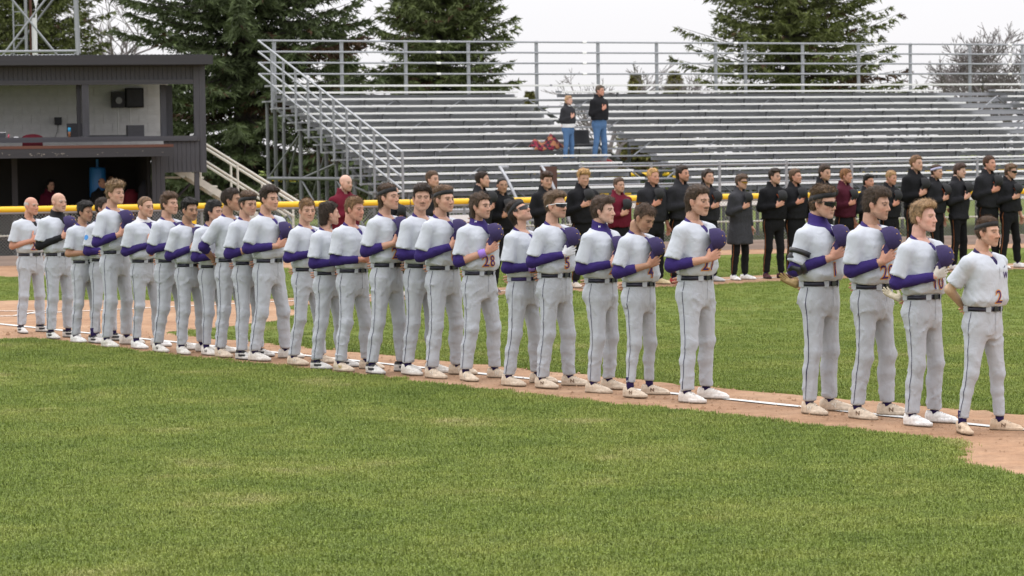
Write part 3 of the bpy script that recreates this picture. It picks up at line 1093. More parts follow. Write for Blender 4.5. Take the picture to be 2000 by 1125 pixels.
    if c.get('chestmark'):
        for s_, cy_, cz_, size, mm in c['chestmark']:
            tv, tf = text_np(s_, .02)
            P0 = np.stack([np.full(len(tv), .36), tv[:, 0] * size + cy_, tv[:, 1] * size + cz_], 1)
            H, hit = trace(lambda P: f_top(P), P0, (-1, 0, 0), .34, 60)
            H[:, 0] += .004
            obj('chest_letter', np_mesh('chest_letter', H, tf), mm, jo)
    if c.get('swoosh') :
        zc, yc = 1.41, .085
        t = np.linspace(0, 1, 9)
        top_ = np.stack([np.full(9, .36), yc - .022 + .05 * t, zc - .012 + .020 * t], 1)
        bot = np.stack([np.full(9, .36), yc - .022 + .05 * t, zc - .012 + .020 * t - .012 * np.sin(np.clip(t * 1.0, 0, 1) * math.pi) ** .8 * (1 - t * .6)], 1)
        rows = []
        for P0 in (bot, top_):
            H, _ = trace(lambda P: f_top(P), P0, (-1, 0, 0), .34, 60)
            H[:, 0] += .004
            rows.append(H.astype(f32))
        V, Fc = strip(rows)
        obj('tick_mark', np_mesh('tick', V, Fc), c['swoosh'], jo)
    if not long_top and q == 1:
        rows = []
        for dy in (-.0017, .0017):
            zz = np.linspace(1.022, .86, 12)
            P0 = np.stack([np.full(12, .34), np.full(12, dy) + .004, zz], 1)
            H, _ = trace(lambda P: f_leg(P), P0, (-1, 0, 0), .33, 60)
            H[:, 0] += .002
            rows.append(H.astype(f32))
        V, Fc = strip(rows)
        obj('fly_seam', np_mesh('fly_seam', V, Fc), mat('dark_seam_line', (.16, .165, .19), rough=.9), to)  # thin dark grey line down the fly
    if not long_top:
        rows = []
        for dy in (-.0016, .0016):
            zz = np.linspace(1.40, 1.30, 10)
            P0 = np.stack([np.full(10, .36), np.full(10, dy), zz], 1)
            H, _ = trace(lambda P: f_top(P), P0, (-1, 0, 0), .34, 60)
            H[:, 0] += .002
            rows.append(H.astype(f32))
        V, Fc = strip(rows)
        obj('placket', np_mesh('placket', V, Fc), mat('dark_seam_line', (.16, .165, .19), rough=.9), jo)  # thin dark grey line down the placket
    if c.get('patch'):
        S, E = arms[-1][:2]
        p = S + (E - S) * .35
        th = np.linspace(0, 2 * math.pi, 20, endpoint=False)
        L = np.stack([p[0] + .032 * np.cos(th), np.full(20, p[1] - .2), p[2] + .032 * np.sin(th)], 1)
        H, _ = trace(lambda P: f_top(P), L, (0, 1, 0), .25, 50)
        H[:, 1] -= .004
        V = np.concatenate([H.mean(0)[None] + A3((0, -.002, 0)), H]).astype(f32)
        Fc = np.array([(0, 1 + (k + 1) % 20, 1 + k) for k in range(20)], np.int32)
        obj('sleeve_patch', np_mesh('patch', V, Fc), mat('blue_patch', (.05, .25, .62), rough=.6), jo)
    # ---------- glove tucked behind
    if c.get('backglove'):
        gm = c['backglove']
        w = np.array((-.165, -.085, 1.02))
        def f_g(P):
            return hand_sdf((P - A3(w)) / 1.05, np.zeros(3), np.array((-.80, -.25, .40)), np.array((.3, -.2, 1)), -1, (.10, .22, .15), 2.6) * 1.05
        V, Fc = snet(f_g, w - .24, w + .16, .007)
        obj('batting_glove', np_mesh('glove', V, Fc, col=np.tile(A3(gm), (len(V), 1))), m_shoe, root)
    # cap in the right hand
    if c.get('right') in ('cap', None) and not c.get('nocap'):
        S, E, W, a, n, cu = arms[-1]
        a = unit(a)
        C0 = W + a * .105 + np.array((-.062, .012, .118))
        up = unit((.80, .42, .30 + .1 * j[11])); br = np.array((-.1, -.25, -1.0)); br = unit(br - up * (br @ up))
        side = np.cross(up, br)
        Mx = Matrix.Identity(4)
        for k, v in enumerate((br, side, up)):
            for i in range(3): Mx[i][k] = v[i] * 1.01
        for i in range(3): Mx[i][3] = C0[i]
        return Mx
    return None
# ------------------------------------------------------------------ the field
HOME = Vector((-7.92, 38.26, 0))
E3 = Vector((0.569, -0.822, 0)).normalized()          # foul line towards the camera side (third base)
N3 = Vector((-E3.y * -1, 0, 0))
N3 = Vector((E3.y, -E3.x, 0))                          # towards foul ground (the camera)
E1 = -N3                                               # other foul line
def field(a, o, z=0.0):
    p = HOME + E3 * a + N3 * o
    return Vector((p.x, p.y, z))

m_dirt = None
def noise_color(name, stops, scale, detail=8, rough=0.95, bump=0.3, bscale=60, stretch=(1, 1, 1), scale2=0, stops2=None, mixf=0.5, bdist=0.02, spec=.25, scale3=0, lo3=.7, hi3=1.25):
    m = bpy.data.materials.new(name); m.use_nodes = True
    nt = m.node_tree; b = nt.nodes['Principled BSDF']
    b.inputs['Roughness'].default_value = rough
    b.inputs['Specular IOR Level'].default_value = spec
    g = nt.nodes.new('ShaderNodeNewGeometry')
    mp = nt.nodes.new('ShaderNodeMapping'); mp.inputs['Scale'].default_value = stretch
    nt.links.new(g.outputs['Position'], mp.inputs['Vector'])
    def ramp(sc, st):
        nz = nt.nodes.new('ShaderNodeTexNoise'); nz.inputs['Scale'].default_value = sc; nz.inputs['Detail'].default_value = detail
        nz.inputs['Roughness'].default_value = .62
        nt.links.new(mp.outputs['Vector'], nz.inputs['Vector'])
        r = nt.nodes.new('ShaderNodeValToRGB')
        el = r.color_ramp.elements
        while len(el) < len(st): el.new(.5)
        for e, (p, c) in zip(el, st):
            e.position = p; e.color = (*c, 1)
        nt.links.new(nz.outputs['Fac'], r.inputs['Fac'])
        return r.outputs['Color']
    c = ramp(scale, stops)
    if scale2:
        c2 = ramp(scale2, stops2)
        mx = nt.nodes.new('ShaderNodeMix'); mx.data_type = 'RGBA'; mx.blend_type = 'MULTIPLY'; mx.inputs[0].default_value = mixf
        nt.links.new(c, mx.inputs[6]); nt.links.new(c2, mx.inputs[7])
        c = mx.outputs[2]
    if scale3:
        n3 = nt.nodes.new('ShaderNodeTexNoise'); n3.inputs['Scale'].default_value = scale3; n3.inputs['Detail'].default_value = 3
        nt.links.new(g.outputs['Position'], n3.inputs['Vector'])
        m3 = nt.nodes.new('ShaderNodeMapRange'); m3.inputs[1].default_value = .32; m3.inputs[2].default_value = .68; m3.inputs[3].default_value = lo3; m3.inputs[4].default_value = hi3
        nt.links.new(n3.outputs['Fac'], m3.inputs[0])
        v3 = nt.nodes.new('ShaderNodeVectorMath'); v3.operation = 'SCALE'
        nt.links.new(c, v3.inputs[0]); nt.links.new(m3.outputs[0], v3.inputs['Scale'])
        c = v3.outputs[0]
    nt.links.new(c, b.inputs['Base Color'])
    nb = nt.nodes.new('ShaderNodeTexNoise'); nb.inputs['Scale'].default_value = bscale; nb.inputs['Detail'].default_value = 6
    nt.links.new(g.outputs['Position'], nb.inputs['Vector'])
    bp = nt.nodes.new('ShaderNodeBump'); bp.inputs['Strength'].default_value = bump; bp.inputs['Distance'].default_value = bdist
    nt.links.new(nb.outputs['Fac'], bp.inputs['Height']); nt.links.new(bp.outputs['Normal'], b.inputs['Normal'])
    MATS[name] = m
    return m

m_turf = noise_color('turf', [(.30, (.116, .158, .021)), (.50, (.145, .190, .026)), (.68, (.182, .212, .038))], .55, scale2=14, stops2=[(.3, (.55, .6, .5)), (.65, (1, 1, 1))], mixf=.8, bump=.9, bscale=45, bdist=.05)
m_blade = noise_color('grass_blades', [(.26, (.148, .212, .038)), (.46, (.208, .274, .052)), (.60, (.266, .314, .070)), (.72, (.46, .43, .19))], .7, scale3=130, lo3=.55, hi3=1.4, scale2=5, stops2=[(.3, (.6, .64, .55)), (.7, (1.15, 1.1, 1.05))], mixf=.8, rough=.6, bump=0, spec=.3)
m_dirt = noise_color('infield_clay', [(.30, (.285, .160, .090)), (.5, (.352, .210, .124)), (.70, (.415, .268, .170))], .8, scale3=4.5, lo3=.84, hi3=1.1, scale2=22, stops2=[(.32, (.78, .76, .74)), (.55, (1, 1, 1))], mixf=.75, bump=.55, bscale=38, bdist=.03)
m_chalk = mat('chalk', (.62, .62, .60), rough=.95, var=.12, vscale=9, coord='Object')

def dirt_sdf(P):
    """P (n,2) world -> signed distance to bare clay (negative inside)"""
    q = P - np.array((HOME.x, HOME.y))
    e = np.array((E3.x, E3.y)); n = np.array((N3.x, N3.y))
    a = q @ e; o = q @ n
    wn = .05 * np.sin(P[:, 0] * 5.1 + 2 * np.sin(P[:, 1] * 3.3)) + .035 * np.sin(P[:, 1] * 9.7 + 2 * np.sin(P[:, 0] * 7.9)) + .02 * np.sin(P[:, 0] * 21 + P[:, 1] * 17)
    fo = .95 + .02 * np.sin(a * .9)
    inn = .72 + .50 * np.clip((a - 16) / 8, 0, 1)
    d1 = np.maximum(np.maximum(o - fo, -o - inn), np.maximum(-a, a - 29))
    d2 = np.maximum(np.abs(o * 0 + a) - .95, np.maximum(o, -o - 26))
    d3 = np.hypot(a - .2, o + .1) - 4.75
    d4 = np.maximum(np.maximum(o - 1.98 - .08 * np.sin(a * 3.1), (o - .95 - (a - 21.15)) / 1.41), np.maximum(-o - 4.5, a - 33))
    d4 = np.maximum(d4, np.hypot(a - 27.4, o - .3) - 7.5)
    # track in front of the fence
    fv = -P[:, 0] * math.sin(rad(12.5)) + P[:, 1] * math.cos(rad(12.5))
    fu = P[:, 0] * math.cos(rad(12.5)) + P[:, 1] * math.sin(rad(12.5))
    d5 = np.maximum((57.62 - np.interp(fu, [0, 2, 18], [5.4, 5.2, 2.3])) - fv, fv - 62.5)
    d = np.minimum(np.minimum(np.minimum(d1, d2), np.minimum(d3, d4)), d5)
    return d + wn

def build_ground():
    # the wide turf sheet
    S = 900.0
    xs = np.concatenate([[-S, -200, -60], np.linspace(-30, 30, 61), [60, 200, S]])
    ys = np.concatenate([[-60, 0], np.linspace(8, 70, 63), [90, 140, 300, S]])
    X, Y = np.meshgrid(xs, ys, indexing='ij')
    Z = .012 * np.sin(X * .7 + .5) * np.sin(Y * .5) * 0
    V = np.stack([X, Y, Z], -1).reshape(-1, 3)
    ny = len(ys)
    Fq = [(i * ny + k, (i + 1) * ny + k, (i + 1) * ny + k + 1, i * ny + k + 1) for i in range(len(xs) - 1) for k in range(ny - 1)]
    g = obj('ground', np_mesh('ground', V, Fq), m_turf)
    tag(g, 'mown green turf of the ballfield', kind='structure')
    # clay sheet
    h = .17
    xs = np.arange(-24, 24, h); ys = np.arange(9, 66, h)
    X, Y = np.meshgrid(xs, ys, indexing='ij')
    P = np.stack([X, Y], -1).reshape(-1, 2)
    # only where the camera side of the field lies
    d = dirt_sdf(P)
    inside = (d < 0).reshape(X.shape)
    cell = inside[:-1, :-1] | inside[1:, :-1] | inside[:-1, 1:] | inside[1:, 1:]
    vis = (np.abs(X[:-1, :-1]) < .235 * Y[:-1, :-1] + 3)
    cell &= vis
    I = np.argwhere(cell)
    ny = len(ys)
    q = np.stack([I[:, 0] * ny + I[:, 1], (I[:, 0] + 1) * ny + I[:, 1], (I[:, 0] + 1) * ny + I[:, 1] + 1, I[:, 0] * ny + I[:, 1] + 1], 1)
    use, inv = np.unique(q, return_inverse=True)
    q = inv.reshape(q.shape)
    Pu = P[use].copy(); du = d[use]
    for _ in range(2):
        e = .02
        gx = (dirt_sdf(Pu + (e, 0)) - dirt_sdf(Pu - (e, 0))) / (2 * e)
        gy = (dirt_sdf(Pu + (0, e)) - dirt_sdf(Pu - (0, e))) / (2 * e)
        m = du > 0
        gl = np.maximum(gx * gx + gy * gy, .5)
        Pu[m, 0] -= (du * gx / gl)[m]; Pu[m, 1] -= (du * gy / gl)[m]
        du = dirt_sdf(Pu)
    z = .004 + .006 * np.clip(-du / .4, 0, 1)
    c = obj('infield_dirt', np_mesh('infield_dirt', np.stack([Pu[:, 0], Pu[:, 1], z], 1), q), m_dirt)
    tag(c, 'reddish tan infield clay with the base paths and home plate area', kind='structure')
    # chalk
    def line(pts, w, name, zz=.0185):
        mb = MB()
        for (a0, o0), (a1, o1) in zip(pts[:-1], pts[1:]):
            p, r = field(a0, o0), field(a1, o1)
            dv = (r - p); L = dv.length; dv.normalize()
            sd_ = Vector((-dv.y, dv.x, 0))
            n = max(2, int(L / .35))
            rows = []
            for i in range(n + 1):
                c_ = p + dv * (L * i / n)
                k = w / 2 * (1 + .22 * math.sin(i * 2.3 + a0) * math.sin(i * .7))
                rows.append((c_ + sd_ * k, c_ - sd_ * k * (1 + .1 * math.sin(i * 1.9))))
            for i in range(n):
                mb.poly([(x.x, x.y, zz) for x in (rows[i][0], rows[i][1], rows[i + 1][1], rows[i + 1][0])])
        o = mb.build(name, m_chalk)
        tag(o, kind='structure')
        return o
    line([(1.3, 0), (28.5, 0)], .095, 'foul_line')
    line([(0, -1.3), (0, -27)], .085, 'foul_line')
    # batter's boxes on both sides of the plate, turned 45 degrees to the foul lines
    def hb(x, y):        # x towards first-base side, y towards the mound, in plate axes
        ax = (E1 - E3) / math.sqrt(2); ay = (E1 + E3) / math.sqrt(2)
        p = ax * x + ay * y
        return (p.dot(E3), p.dot(N3))
    for sx in (-1, 1):
        x0, x1 = sx * .37, sx * 1.59
        line([hb(x0, -.9), hb(x0, .93)], .07, 'batters_box_line', .0185)
        line([hb(x1, -.9), hb(x1, .93)], .07, 'batters_box_line', .0185)
        line([hb(x0, .93), hb(x1, .93)], .07, 'batters_box_line', .0225)
        line([hb(x0, -.9), hb(x1, -.9)], .07, 'batters_box_line', .0225)
        line([hb(sx * .55, -.95), hb(sx * .55, -2.7)], .07, 'catchers_box_line', .0185)
    line([hb(-.55, -2.7), hb(.55, -2.7)], .07, 'catchers_box_line', .0225)
build_ground()

# ------------------------------------------------------------------ grass blades on the near turf
def build_grass():
    R = np.random.RandomState(5)
    # one tuft
    V, Fq = [], []
    for k in range(30):
        bx, by = R.normal(0, .034, 2)
        a = R.uniform(0, 2 * math.pi); ln = R.uniform(.014, .034); w = R.uniform(.0018, .0032)
        lean = R.uniform(.1, 1.0)
        dx, dy = math.cos(a), math.sin(a)
        n = len(V)
        V += [(bx - dy * w, by + dx * w, 0), (bx + dy * w, by - dx * w, 0),
              (bx + dx * ln * .35 * lean + dy * w * .7, by + dy * ln * .35 * lean - dx * w * .7, ln * .65), (bx + dx * ln * .35 * lean - dy * w * .7, by + dy * ln * .35 * lean + dx * w * .7, ln * .65),
              (bx + dx * ln * .95 * lean, by + dy * ln * .95 * lean, ln * (1 - .35 * lean))]
        Fq += [(n, n + 1, n + 2, n + 3)]
        Fq += [(n + 3, n + 2, n + 4)]
    me = bpy.data.meshes.new('tuft'); me.from_pydata(V, [], Fq); me.materials.append(m_blade)
    # points: dense on the near foul turf, sparser across the infield
    def scatter(poly_fn, xr, yr, dens, seed):
        r = np.random.RandomState(seed)
        n = int((xr[1] - xr[0]) * (yr[1] - yr[0]) * dens)
        P = np.stack([r.uniform(*xr, n), r.uniform(*yr, n)], 1)
        return P[poly_fn(P)]
    e = np.array((E3.x, E3.y)); nn = np.array((N3.x, N3.y)); hm = np.array((HOME.x, HOME.y))
    inview = lambda P: np.abs(P[:, 0]) < .205 * P[:, 1] + 1.2
    def foul(P): return inview(P) & (((P - hm) @ nn) > 0) & (dirt_sdf(P) > .0 + .07 * np.sin(P[:, 0] * 31) * np.sin(P[:, 1] * 29))
    def infield(P): return inview(P) & (((P - hm) @ nn) < 0) & (dirt_sdf(P) > .01)
    P1 = scatter(foul, (-8, 6.2), (12.0, 24), 620, 1)
    P2 = scatter(foul, (-9, 6), (24, 36), 420, 2)
    P3 = scatter(infield, (-8, 8), (20.5, 33), 260, 3)
    P4 = scatter(infield, (-10, 12), (33, 56), 60, 4)
    P = np.concatenate([P1, P2, P3, P4])
    pm = bpy.data.meshes.new('grass')
    pm.vertices.add(len(P))
    pm.vertices.foreach_set('co', np.concatenate([P, np.zeros((len(P), 1))], 1).astype(f32).ravel())
    pm.update()
    g = obj('grass', pm)
    tag(g, 'short green grass blades of the mown turf', 'grass', kind='stuff')
    t = obj('grass_tuft', me, None, g, (0.0, 16.0, 0.0))
    t['kind'] = 'stuff'
    ng = bpy.data.node_groups.new('scatter_grass', 'GeometryNodeTree')
    ng.interface.new_socket('Geometry', in_out='INPUT', socket_type='NodeSocketGeometry')
    ng.interface.new_socket('Geometry', in_out='OUTPUT', socket_type='NodeSocketGeometry')
    N = ng.nodes; L = ng.links
    gi, go = N.new('NodeGroupInput'), N.new('NodeGroupOutput')
    m2p = N.new('GeometryNodeMeshToPoints')
    iop = N.new('GeometryNodeInstanceOnPoints')
    oi = N.new('GeometryNodeObjectInfo'); oi.inputs['Object'].default_value = t
    rv = N.new('FunctionNodeRandomValue'); rv.data_type = 'FLOAT_VECTOR'
    rv.inputs[0].default_value = (-.08, -.08, 0); rv.inputs[1].default_value = (.08, .08, 6.283)
    rs = N.new('FunctionNodeRandomValue'); rs.data_type = 'FLOAT'
    rs.inputs[2].default_value = .5; rs.inputs[3].default_value = 1.45
    L.new(gi.outputs[0], m2p.inputs[0]); L.new(m2p.outputs[0], iop.inputs['Points'])
    L.new(oi.outputs['Geometry'], iop.inputs['Instance'])
    L.new(rv.outputs[0], iop.inputs['Rotation']); L.new(rs.outputs[1], iop.inputs['Scale'])
    L.new(iop.outputs[0], go.inputs[0])
    md = g.modifiers.new('scatter', 'NODES'); md.node_group = ng
build_grass()

def build_clods():
    # crumbs of clay and small pebbles on the base path
    R = np.random.RandomState(17)
    n = 2600
    a = R.uniform(3, 26, n); o = R.normal(.2, .55, n)
    P = np.array((HOME.x, HOME.y)) + a[:, None] * np.array((E3.x, E3.y)) + o[:, None] * np.array((N3.x, N3.y))
    P = P[dirt_sdf(P) < .05]
    n = len(P)
    s = R.gamma(2.0, .0032, n) + .003
    tet = np.array(((1, 0, -.3), (-.5, .87, -.3), (-.5, -.87, -.3), (.1, .05, .9)))
    V = P[:, None, :].repeat(4, 1)
    jit = tet[None] * (1 + R.normal(0, .25, (n, 4, 3)))
    ang = R.uniform(0, 6.28, n); ca, sa = np.cos(ang)[:, None], np.sin(ang)[:, None]
    x = (jit[..., 0] * ca - jit[..., 1] * sa) * s[:, None] + V[..., 0]
    y = (jit[..., 0] * sa + jit[..., 1] * ca) * s[:, None] + V[..., 1]
    z = .011 + np.maximum(jit[..., 2] + .3, 0) * s[:, None] * .8
    Vv = np.stack([x, y, z], -1).reshape(-1, 3)
    F = (np.arange(n)[:, None, None] * 4 + np.array(((0, 1, 3), (1, 2, 3), (2, 0, 3)))[None]).reshape(-1, 3)
    ob = obj('clay_crumbs', np_mesh('clay_crumbs', Vv, F, False), m_dirt)
    tag(ob, 'crumbs of clay scattered along the base path', 'clay', kind='stuff')
build_clods()

# ------------------------------------------------------------------ shared structure materials
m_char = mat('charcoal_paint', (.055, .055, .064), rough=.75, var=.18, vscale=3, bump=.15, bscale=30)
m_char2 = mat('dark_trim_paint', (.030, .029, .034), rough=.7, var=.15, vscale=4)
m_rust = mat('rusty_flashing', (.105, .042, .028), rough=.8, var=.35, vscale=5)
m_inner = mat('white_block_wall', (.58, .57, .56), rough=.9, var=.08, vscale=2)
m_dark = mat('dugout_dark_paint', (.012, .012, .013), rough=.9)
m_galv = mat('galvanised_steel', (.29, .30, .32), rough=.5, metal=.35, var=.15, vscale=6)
m_galvd = mat('darker_steel', (.17, .175, .185), rough=.6, metal=.25, var=.2, vscale=5)  # darker steel tone for stand framing and rear tower diagonals
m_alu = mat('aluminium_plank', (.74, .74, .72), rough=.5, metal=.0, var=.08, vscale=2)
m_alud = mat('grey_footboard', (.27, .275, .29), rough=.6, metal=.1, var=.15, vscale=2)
m_cream = mat('cream_paint', (.62, .60, .53), rough=.7, var=.12, vscale=6)
m_yel = mat('yellow_vinyl', (.80, .50, .02), rough=.4, var=.05, vscale=4)
m_conc = mat('concrete_kerb', (.33, .27, .23), rough=.9, var=.2, vscale=5)
m_wire = mat('chain_link_wire', (.30, .31, .31), rough=.55, metal=.3)
m_bark = mat('bark', (.050, .042, .036), rough=.95, var=.3, vscale=8)
m_barkg = mat('grey_bark', (.16, .14, .14), rough=.95, var=.2, vscale=6)
m_blue = mat('blue_plastic', (.02, .16, .45), rough=.4)
m_maroon = mat('maroon_cloth', (.16, .012, .025), rough=.85, var=.2, vscale=12)
m_white = mat('white_vinyl', (.72, .72, .73), rough=.6, var=.05, vscale=3)

UBOX = {}
def unit_box(m):
    if m.name not in UBOX:
        me = MB().box((0, 0, 0), (1, 1, 1)).mesh('unit_box')
        me.materials.append(m); UBOX[m.name] = me
    return UBOX[m.name]
def bx(name, m, a, b, parent):
    """box part between two corners, sharing one mesh per material"""
    o = bpy.data.objects.new(name, unit_box(m))
    COL.objects.link(o)
    o.parent = parent
    o.location = [(a[i] + b[i]) / 2 for i in range(3)]
    o.scale = [max(abs(b[i] - a[i]), .001) for i in range(3)]
    return o
UCYL = {}
def rod(name, m, p, q, r, parent, n=8):
    """pipe part between two points, sharing one mesh per material"""
    key = (m.name, n)
    if key not in UCYL:
        me = MB().tube([(0, 0, -.5), (0, 0, .5)], 1.0, n).mesh('unit_pipe', True)
        me.materials.append(m); UCYL[key] = me
    p, q = Vector(p), Vector(q)
    o = bpy.data.objects.new(name, UCYL[key])
    COL.objects.link(o)
    o.parent = parent
    d = q - p
    o.location = (p + q) / 2
    o.rotation_mode = 'QUATERNION'
    o.rotation_quaternion = d.to_track_quat('Z', 'Y')
    o.scale = (r, r, d.length)
    return o

# ------------------------------------------------------------------ field fence with yellow top
def frame_root(name, th, v0=0.0, u0=0.0):
    r = empty(name)
    t = rad(th)
    r.location = (u0 * math.cos(t) - v0 * math.sin(t), u0 * math.sin(t) + v0 * math.cos(t), 0)
    r.rotation_euler = (0, 0, t)
    return r

def build_fence():
    th, V0 = 12.5, 57.75
    r = frame_root('chain_link_fence', th, V0)
    tag(r, 'chain link fence with yellow padded top rail around the field', 'fence')
    u0, u1 = -6.0, 30.0
    bx('kerb', m_conc, (u0, -.10, 0), (u1, .10, .21), r)
    R = random.Random(3)
    segs = [(-6, 5.58), (6.05, 10.6), (10.63, 16.1), (16.13, 22.0), (22.03, 30)]
    for a, b in segs:
        rod('top_padding', m_yel, (a, 0, 1.165), (b, 0, 1.165), .064, r, 12)
        rod('top_rail', m_galv, (a, 0, 1.09), (b, 0, 1.09), .028, r)
    rod('gate_padding', m_yel, (6.02, -.02, .35), (6.02, -.02, 1.14), .060, r, 12)
    for i in range(13):
        u = -5 + i * 2.8
        rod('post', m_galv, (u, .07, 0), (u, .07, 1.14), .03, r)
    rod('middle_rail', m_cream, (u0, .05, .62), (u1, .05, .62), .02, r)
    # diagonal wires of the mesh
    mb = MB()
    p = .068; z0, z1 = .22, 1.09
    n = int((u1 - u0) / p)
    for s in (-1, 1):
        for i in range(-16, n + 16):
            a = u0 + i * p
            c = a + s * (z1 - z0)
            lo_u, lo_z, hi_u, hi_z = a, z0, c, z1
            if min(a, c) < u0 or max(a, c) > u1: continue
            w = .0042
            y = .012 * s
            mb.v += [(lo_u - w, y, lo_z), (lo_u + w, y, lo_z), (hi_u + w, y, hi_z), (hi_u - w, y, hi_z),
                     (lo_u, y + .005, lo_z), (hi_u, y + .005, hi_z)]
            k = len(mb.v) - 6
            mb.f += [(k, k + 1, k + 2, k + 3), (k + 1, k + 4, k + 5, k + 2), (k + 4, k, k + 3, k + 5)]
    w = mb.build('wire_mesh', m_wire, r)
    w['kind'] = 'stuff'
    # white banner hung on the fence
    b = frame_root('white_banner', th, V0 - .09, 10.9)
    MB().span((0, -.006, .22), (1.95, .006, .88)).build('sheet', m_white, b)
    tag(b, 'plain white banner tied to the fence behind the grey line', 'banner')
    # far fence beyond the stands
    f = frame_root('distant_fence', 8, 118)
    tag(f, 'distant dark mesh fence with yellow top seen under the stands', 'fence')
    rod('top_padding', m_yel, (-30, 0, 1.15), (75, 0, 1.15), .09, f, 8)
    bx('mesh_panel', mat('dark_green_mesh', (.03, .045, .035), rough=.9, var=.3, vscale=.4), (-30, -.02, 0), (75, .02, 1.05), f)
build_fence()

# ------------------------------------------------------------------ press box over the dugout
def build_pressbox():
    th, V0 = 15.0, 60.0
    r = frame_root('press_box', th, V0)
    tag(r, 'charcoal wooden press box standing on top of the dugout', 'building')
    uL, uR = -1.0, 9.22
    # roof and fascia
    bx('roof_fascia', m_char2, (uL, -.42, 4.19), (uR + .12, -.36, 4.39), r)
    roof = bx('roof', m_char2, (uL, -.36, 4.30), (uR + .10, 3.4, 4.37), r)
    mb = MB()
    nU = 128
    for i in range(nU):
        u = 3.8 + i * .0424
        z = 4.392 + (.016 if i % 2 else 0)
        mb.span((u, -.40, 4.392), (u + .042, 3.3, z))
    co = mb.build('corrugated_sheet', m_char2, r); co['kind'] = 'stuff'
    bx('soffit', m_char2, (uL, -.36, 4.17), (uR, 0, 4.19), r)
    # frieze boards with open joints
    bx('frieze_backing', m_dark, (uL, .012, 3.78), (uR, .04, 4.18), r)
    u = 4.2; i = 0
    RR = random.Random(8)
    while u < uR - .3:
        d = RR.uniform(-.003, .003)
        bx('siding_board', m_char, (u + .006, -.014 + d, 3.865), (u + .098, .010, 4.165), r)
        u += .1; i += 1
    bx('header_beam', m_char, (uL, -.05, 3.775), (uR - .26, .03, 3.875), r)
    bx('corner_board', m_char, (uR - .255, -.045, 2.55), (uR - .135, .05, 4.165), r)
    bx('corner_board', m_char, (uR - .130, -.040, 1.85), (uR, .06, 4.166), r)
    # posts in the opening
    po = bx('post', m_char, (6.55, -.03, 2.66), (6.70, .12, 3.775), r)
    bx('post_return', m_char2, (6.46, .125, 2.66), (6.545, .25, 3.775), r)
    bx('post', m_char, (8.30, .4, 2.66), (8.42, .5, 3.775), r)
    bx('door_frame', m_char, (8.46, .9, 2.5), (8.63, 1.0, 3.775), r)
    # counter
    bx('counter_face', m_char, (uL, -.10, 2.545), (uR - .20, -.04, 2.655), r)
    bx('counter_top', m_char, (uL, -.035, 2.60), (uR - .26, .55, 2.652), r)
    # upper room
    bx('floor_deck', m_char2, (uL, 0, 2.25), (uR - .02, 3.2, 2.36), r)
    wl_ = bx('back_wall', m_inner, (uL, 2.60, 2.36), (8.78, 2.70, 4.17), r)
    # block courses on the inner wall
    for k in range(9):
        z0 = 2.37 + k * .2
        for n_ in range(11):
            a = 4.3 + n_ * .4 + (.2 if k % 2 else 0)
            if a + .39 < 8.78:
                bx('block', m_inner, (a + .004, 2.583, z0 + .004), (a + .396, 2.5995, z0 + .196), wl_ if False else r)
    bx('ceiling', m_char2, (uL, .05, 4.165), (uR - .02, 3.2, 4.19), r)
    # right lower wall of vertical boards, held above the steps
    u = 8.30
    while u < uR - .14:
        bx('siding_board', m_char, (u + .004, -.022, 1.86), (u + .093, .012, 2.54), r); u += .096
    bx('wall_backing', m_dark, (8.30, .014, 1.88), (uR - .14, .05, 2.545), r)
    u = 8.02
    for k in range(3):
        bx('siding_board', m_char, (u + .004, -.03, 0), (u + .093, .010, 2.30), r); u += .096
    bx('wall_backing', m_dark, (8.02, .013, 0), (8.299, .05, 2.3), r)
    bx('support_post', m_char, (uR - .26, 0, 0), (uR - .16, .1, 1.86), r)
    # dugout roof edge
    bx('awning_flashing', m_rust, (uL, -1.25, 2.405), (8.33, -.105, 2.47), r)
    bx('awning_beam', m_char2, (uL, -1.28, 2.215), (8.335, -1.20, 2.40), r)
    bx('awning_deck', m_char2, (uL, -1.195, 2.33), (8.30, -.02, 2.402), r)
    # scraped paint flecks on the beam
    mb = MB()
    for k in range(34):
        a = RR.choice((RR.gauss(5.45, .12), RR.gauss(5.95, .10), RR.uniform(4.6, 8.2)))
        zz = RR.gauss(2.285, .022)
        mb.span((a, -1.2835, zz), (a + RR.uniform(.01, .04), -1.281, zz + RR.uniform(.006, .02)))
    fl = mb.build('scraped_paint', mat('bare_scrape', (.22, .20, .18), rough=.9), r); fl['kind'] = 'stuff'
    # dugout interior
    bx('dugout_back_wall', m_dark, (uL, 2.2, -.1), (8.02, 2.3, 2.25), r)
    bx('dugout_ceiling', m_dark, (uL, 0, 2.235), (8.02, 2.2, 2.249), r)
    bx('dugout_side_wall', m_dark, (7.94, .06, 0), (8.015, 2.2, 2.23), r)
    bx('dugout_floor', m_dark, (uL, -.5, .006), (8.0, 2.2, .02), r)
    bx('bench', mat('bench_wood', (.05, .03, .02)), (uL, 1.7, .42), (7.6, 2.05, .47), r)
    bx('dugout_post', m_char2, (5.05, .3, 0), (5.17, .42, 2.235), r)

    def th_(name, label, cat, u, v, z=0):
        t = frame_root(name, th, V0 + v, u); t.location.z = z
        tag(t, label, cat); return t
    # meters on the upper wall
    t = th_('meter_box', 'dark electric meter cabinet with round dial on the inner wall', 'meter box', 7.62, 2.50, 3.02)
    bx('cabinet', m_char2, (-.14, -.07, .30), (.155, .07, .66), t)
    MB().tube([(0.02, -.075, .46), (.02, -.10, .46)], .075, 16).build('dial', mat('dial_glass', (.16, .16, .15), rough=.2), t)
    rod('conduit', m_inner, (.0, 0, -.35), (.0, 0, .30), .012, t)
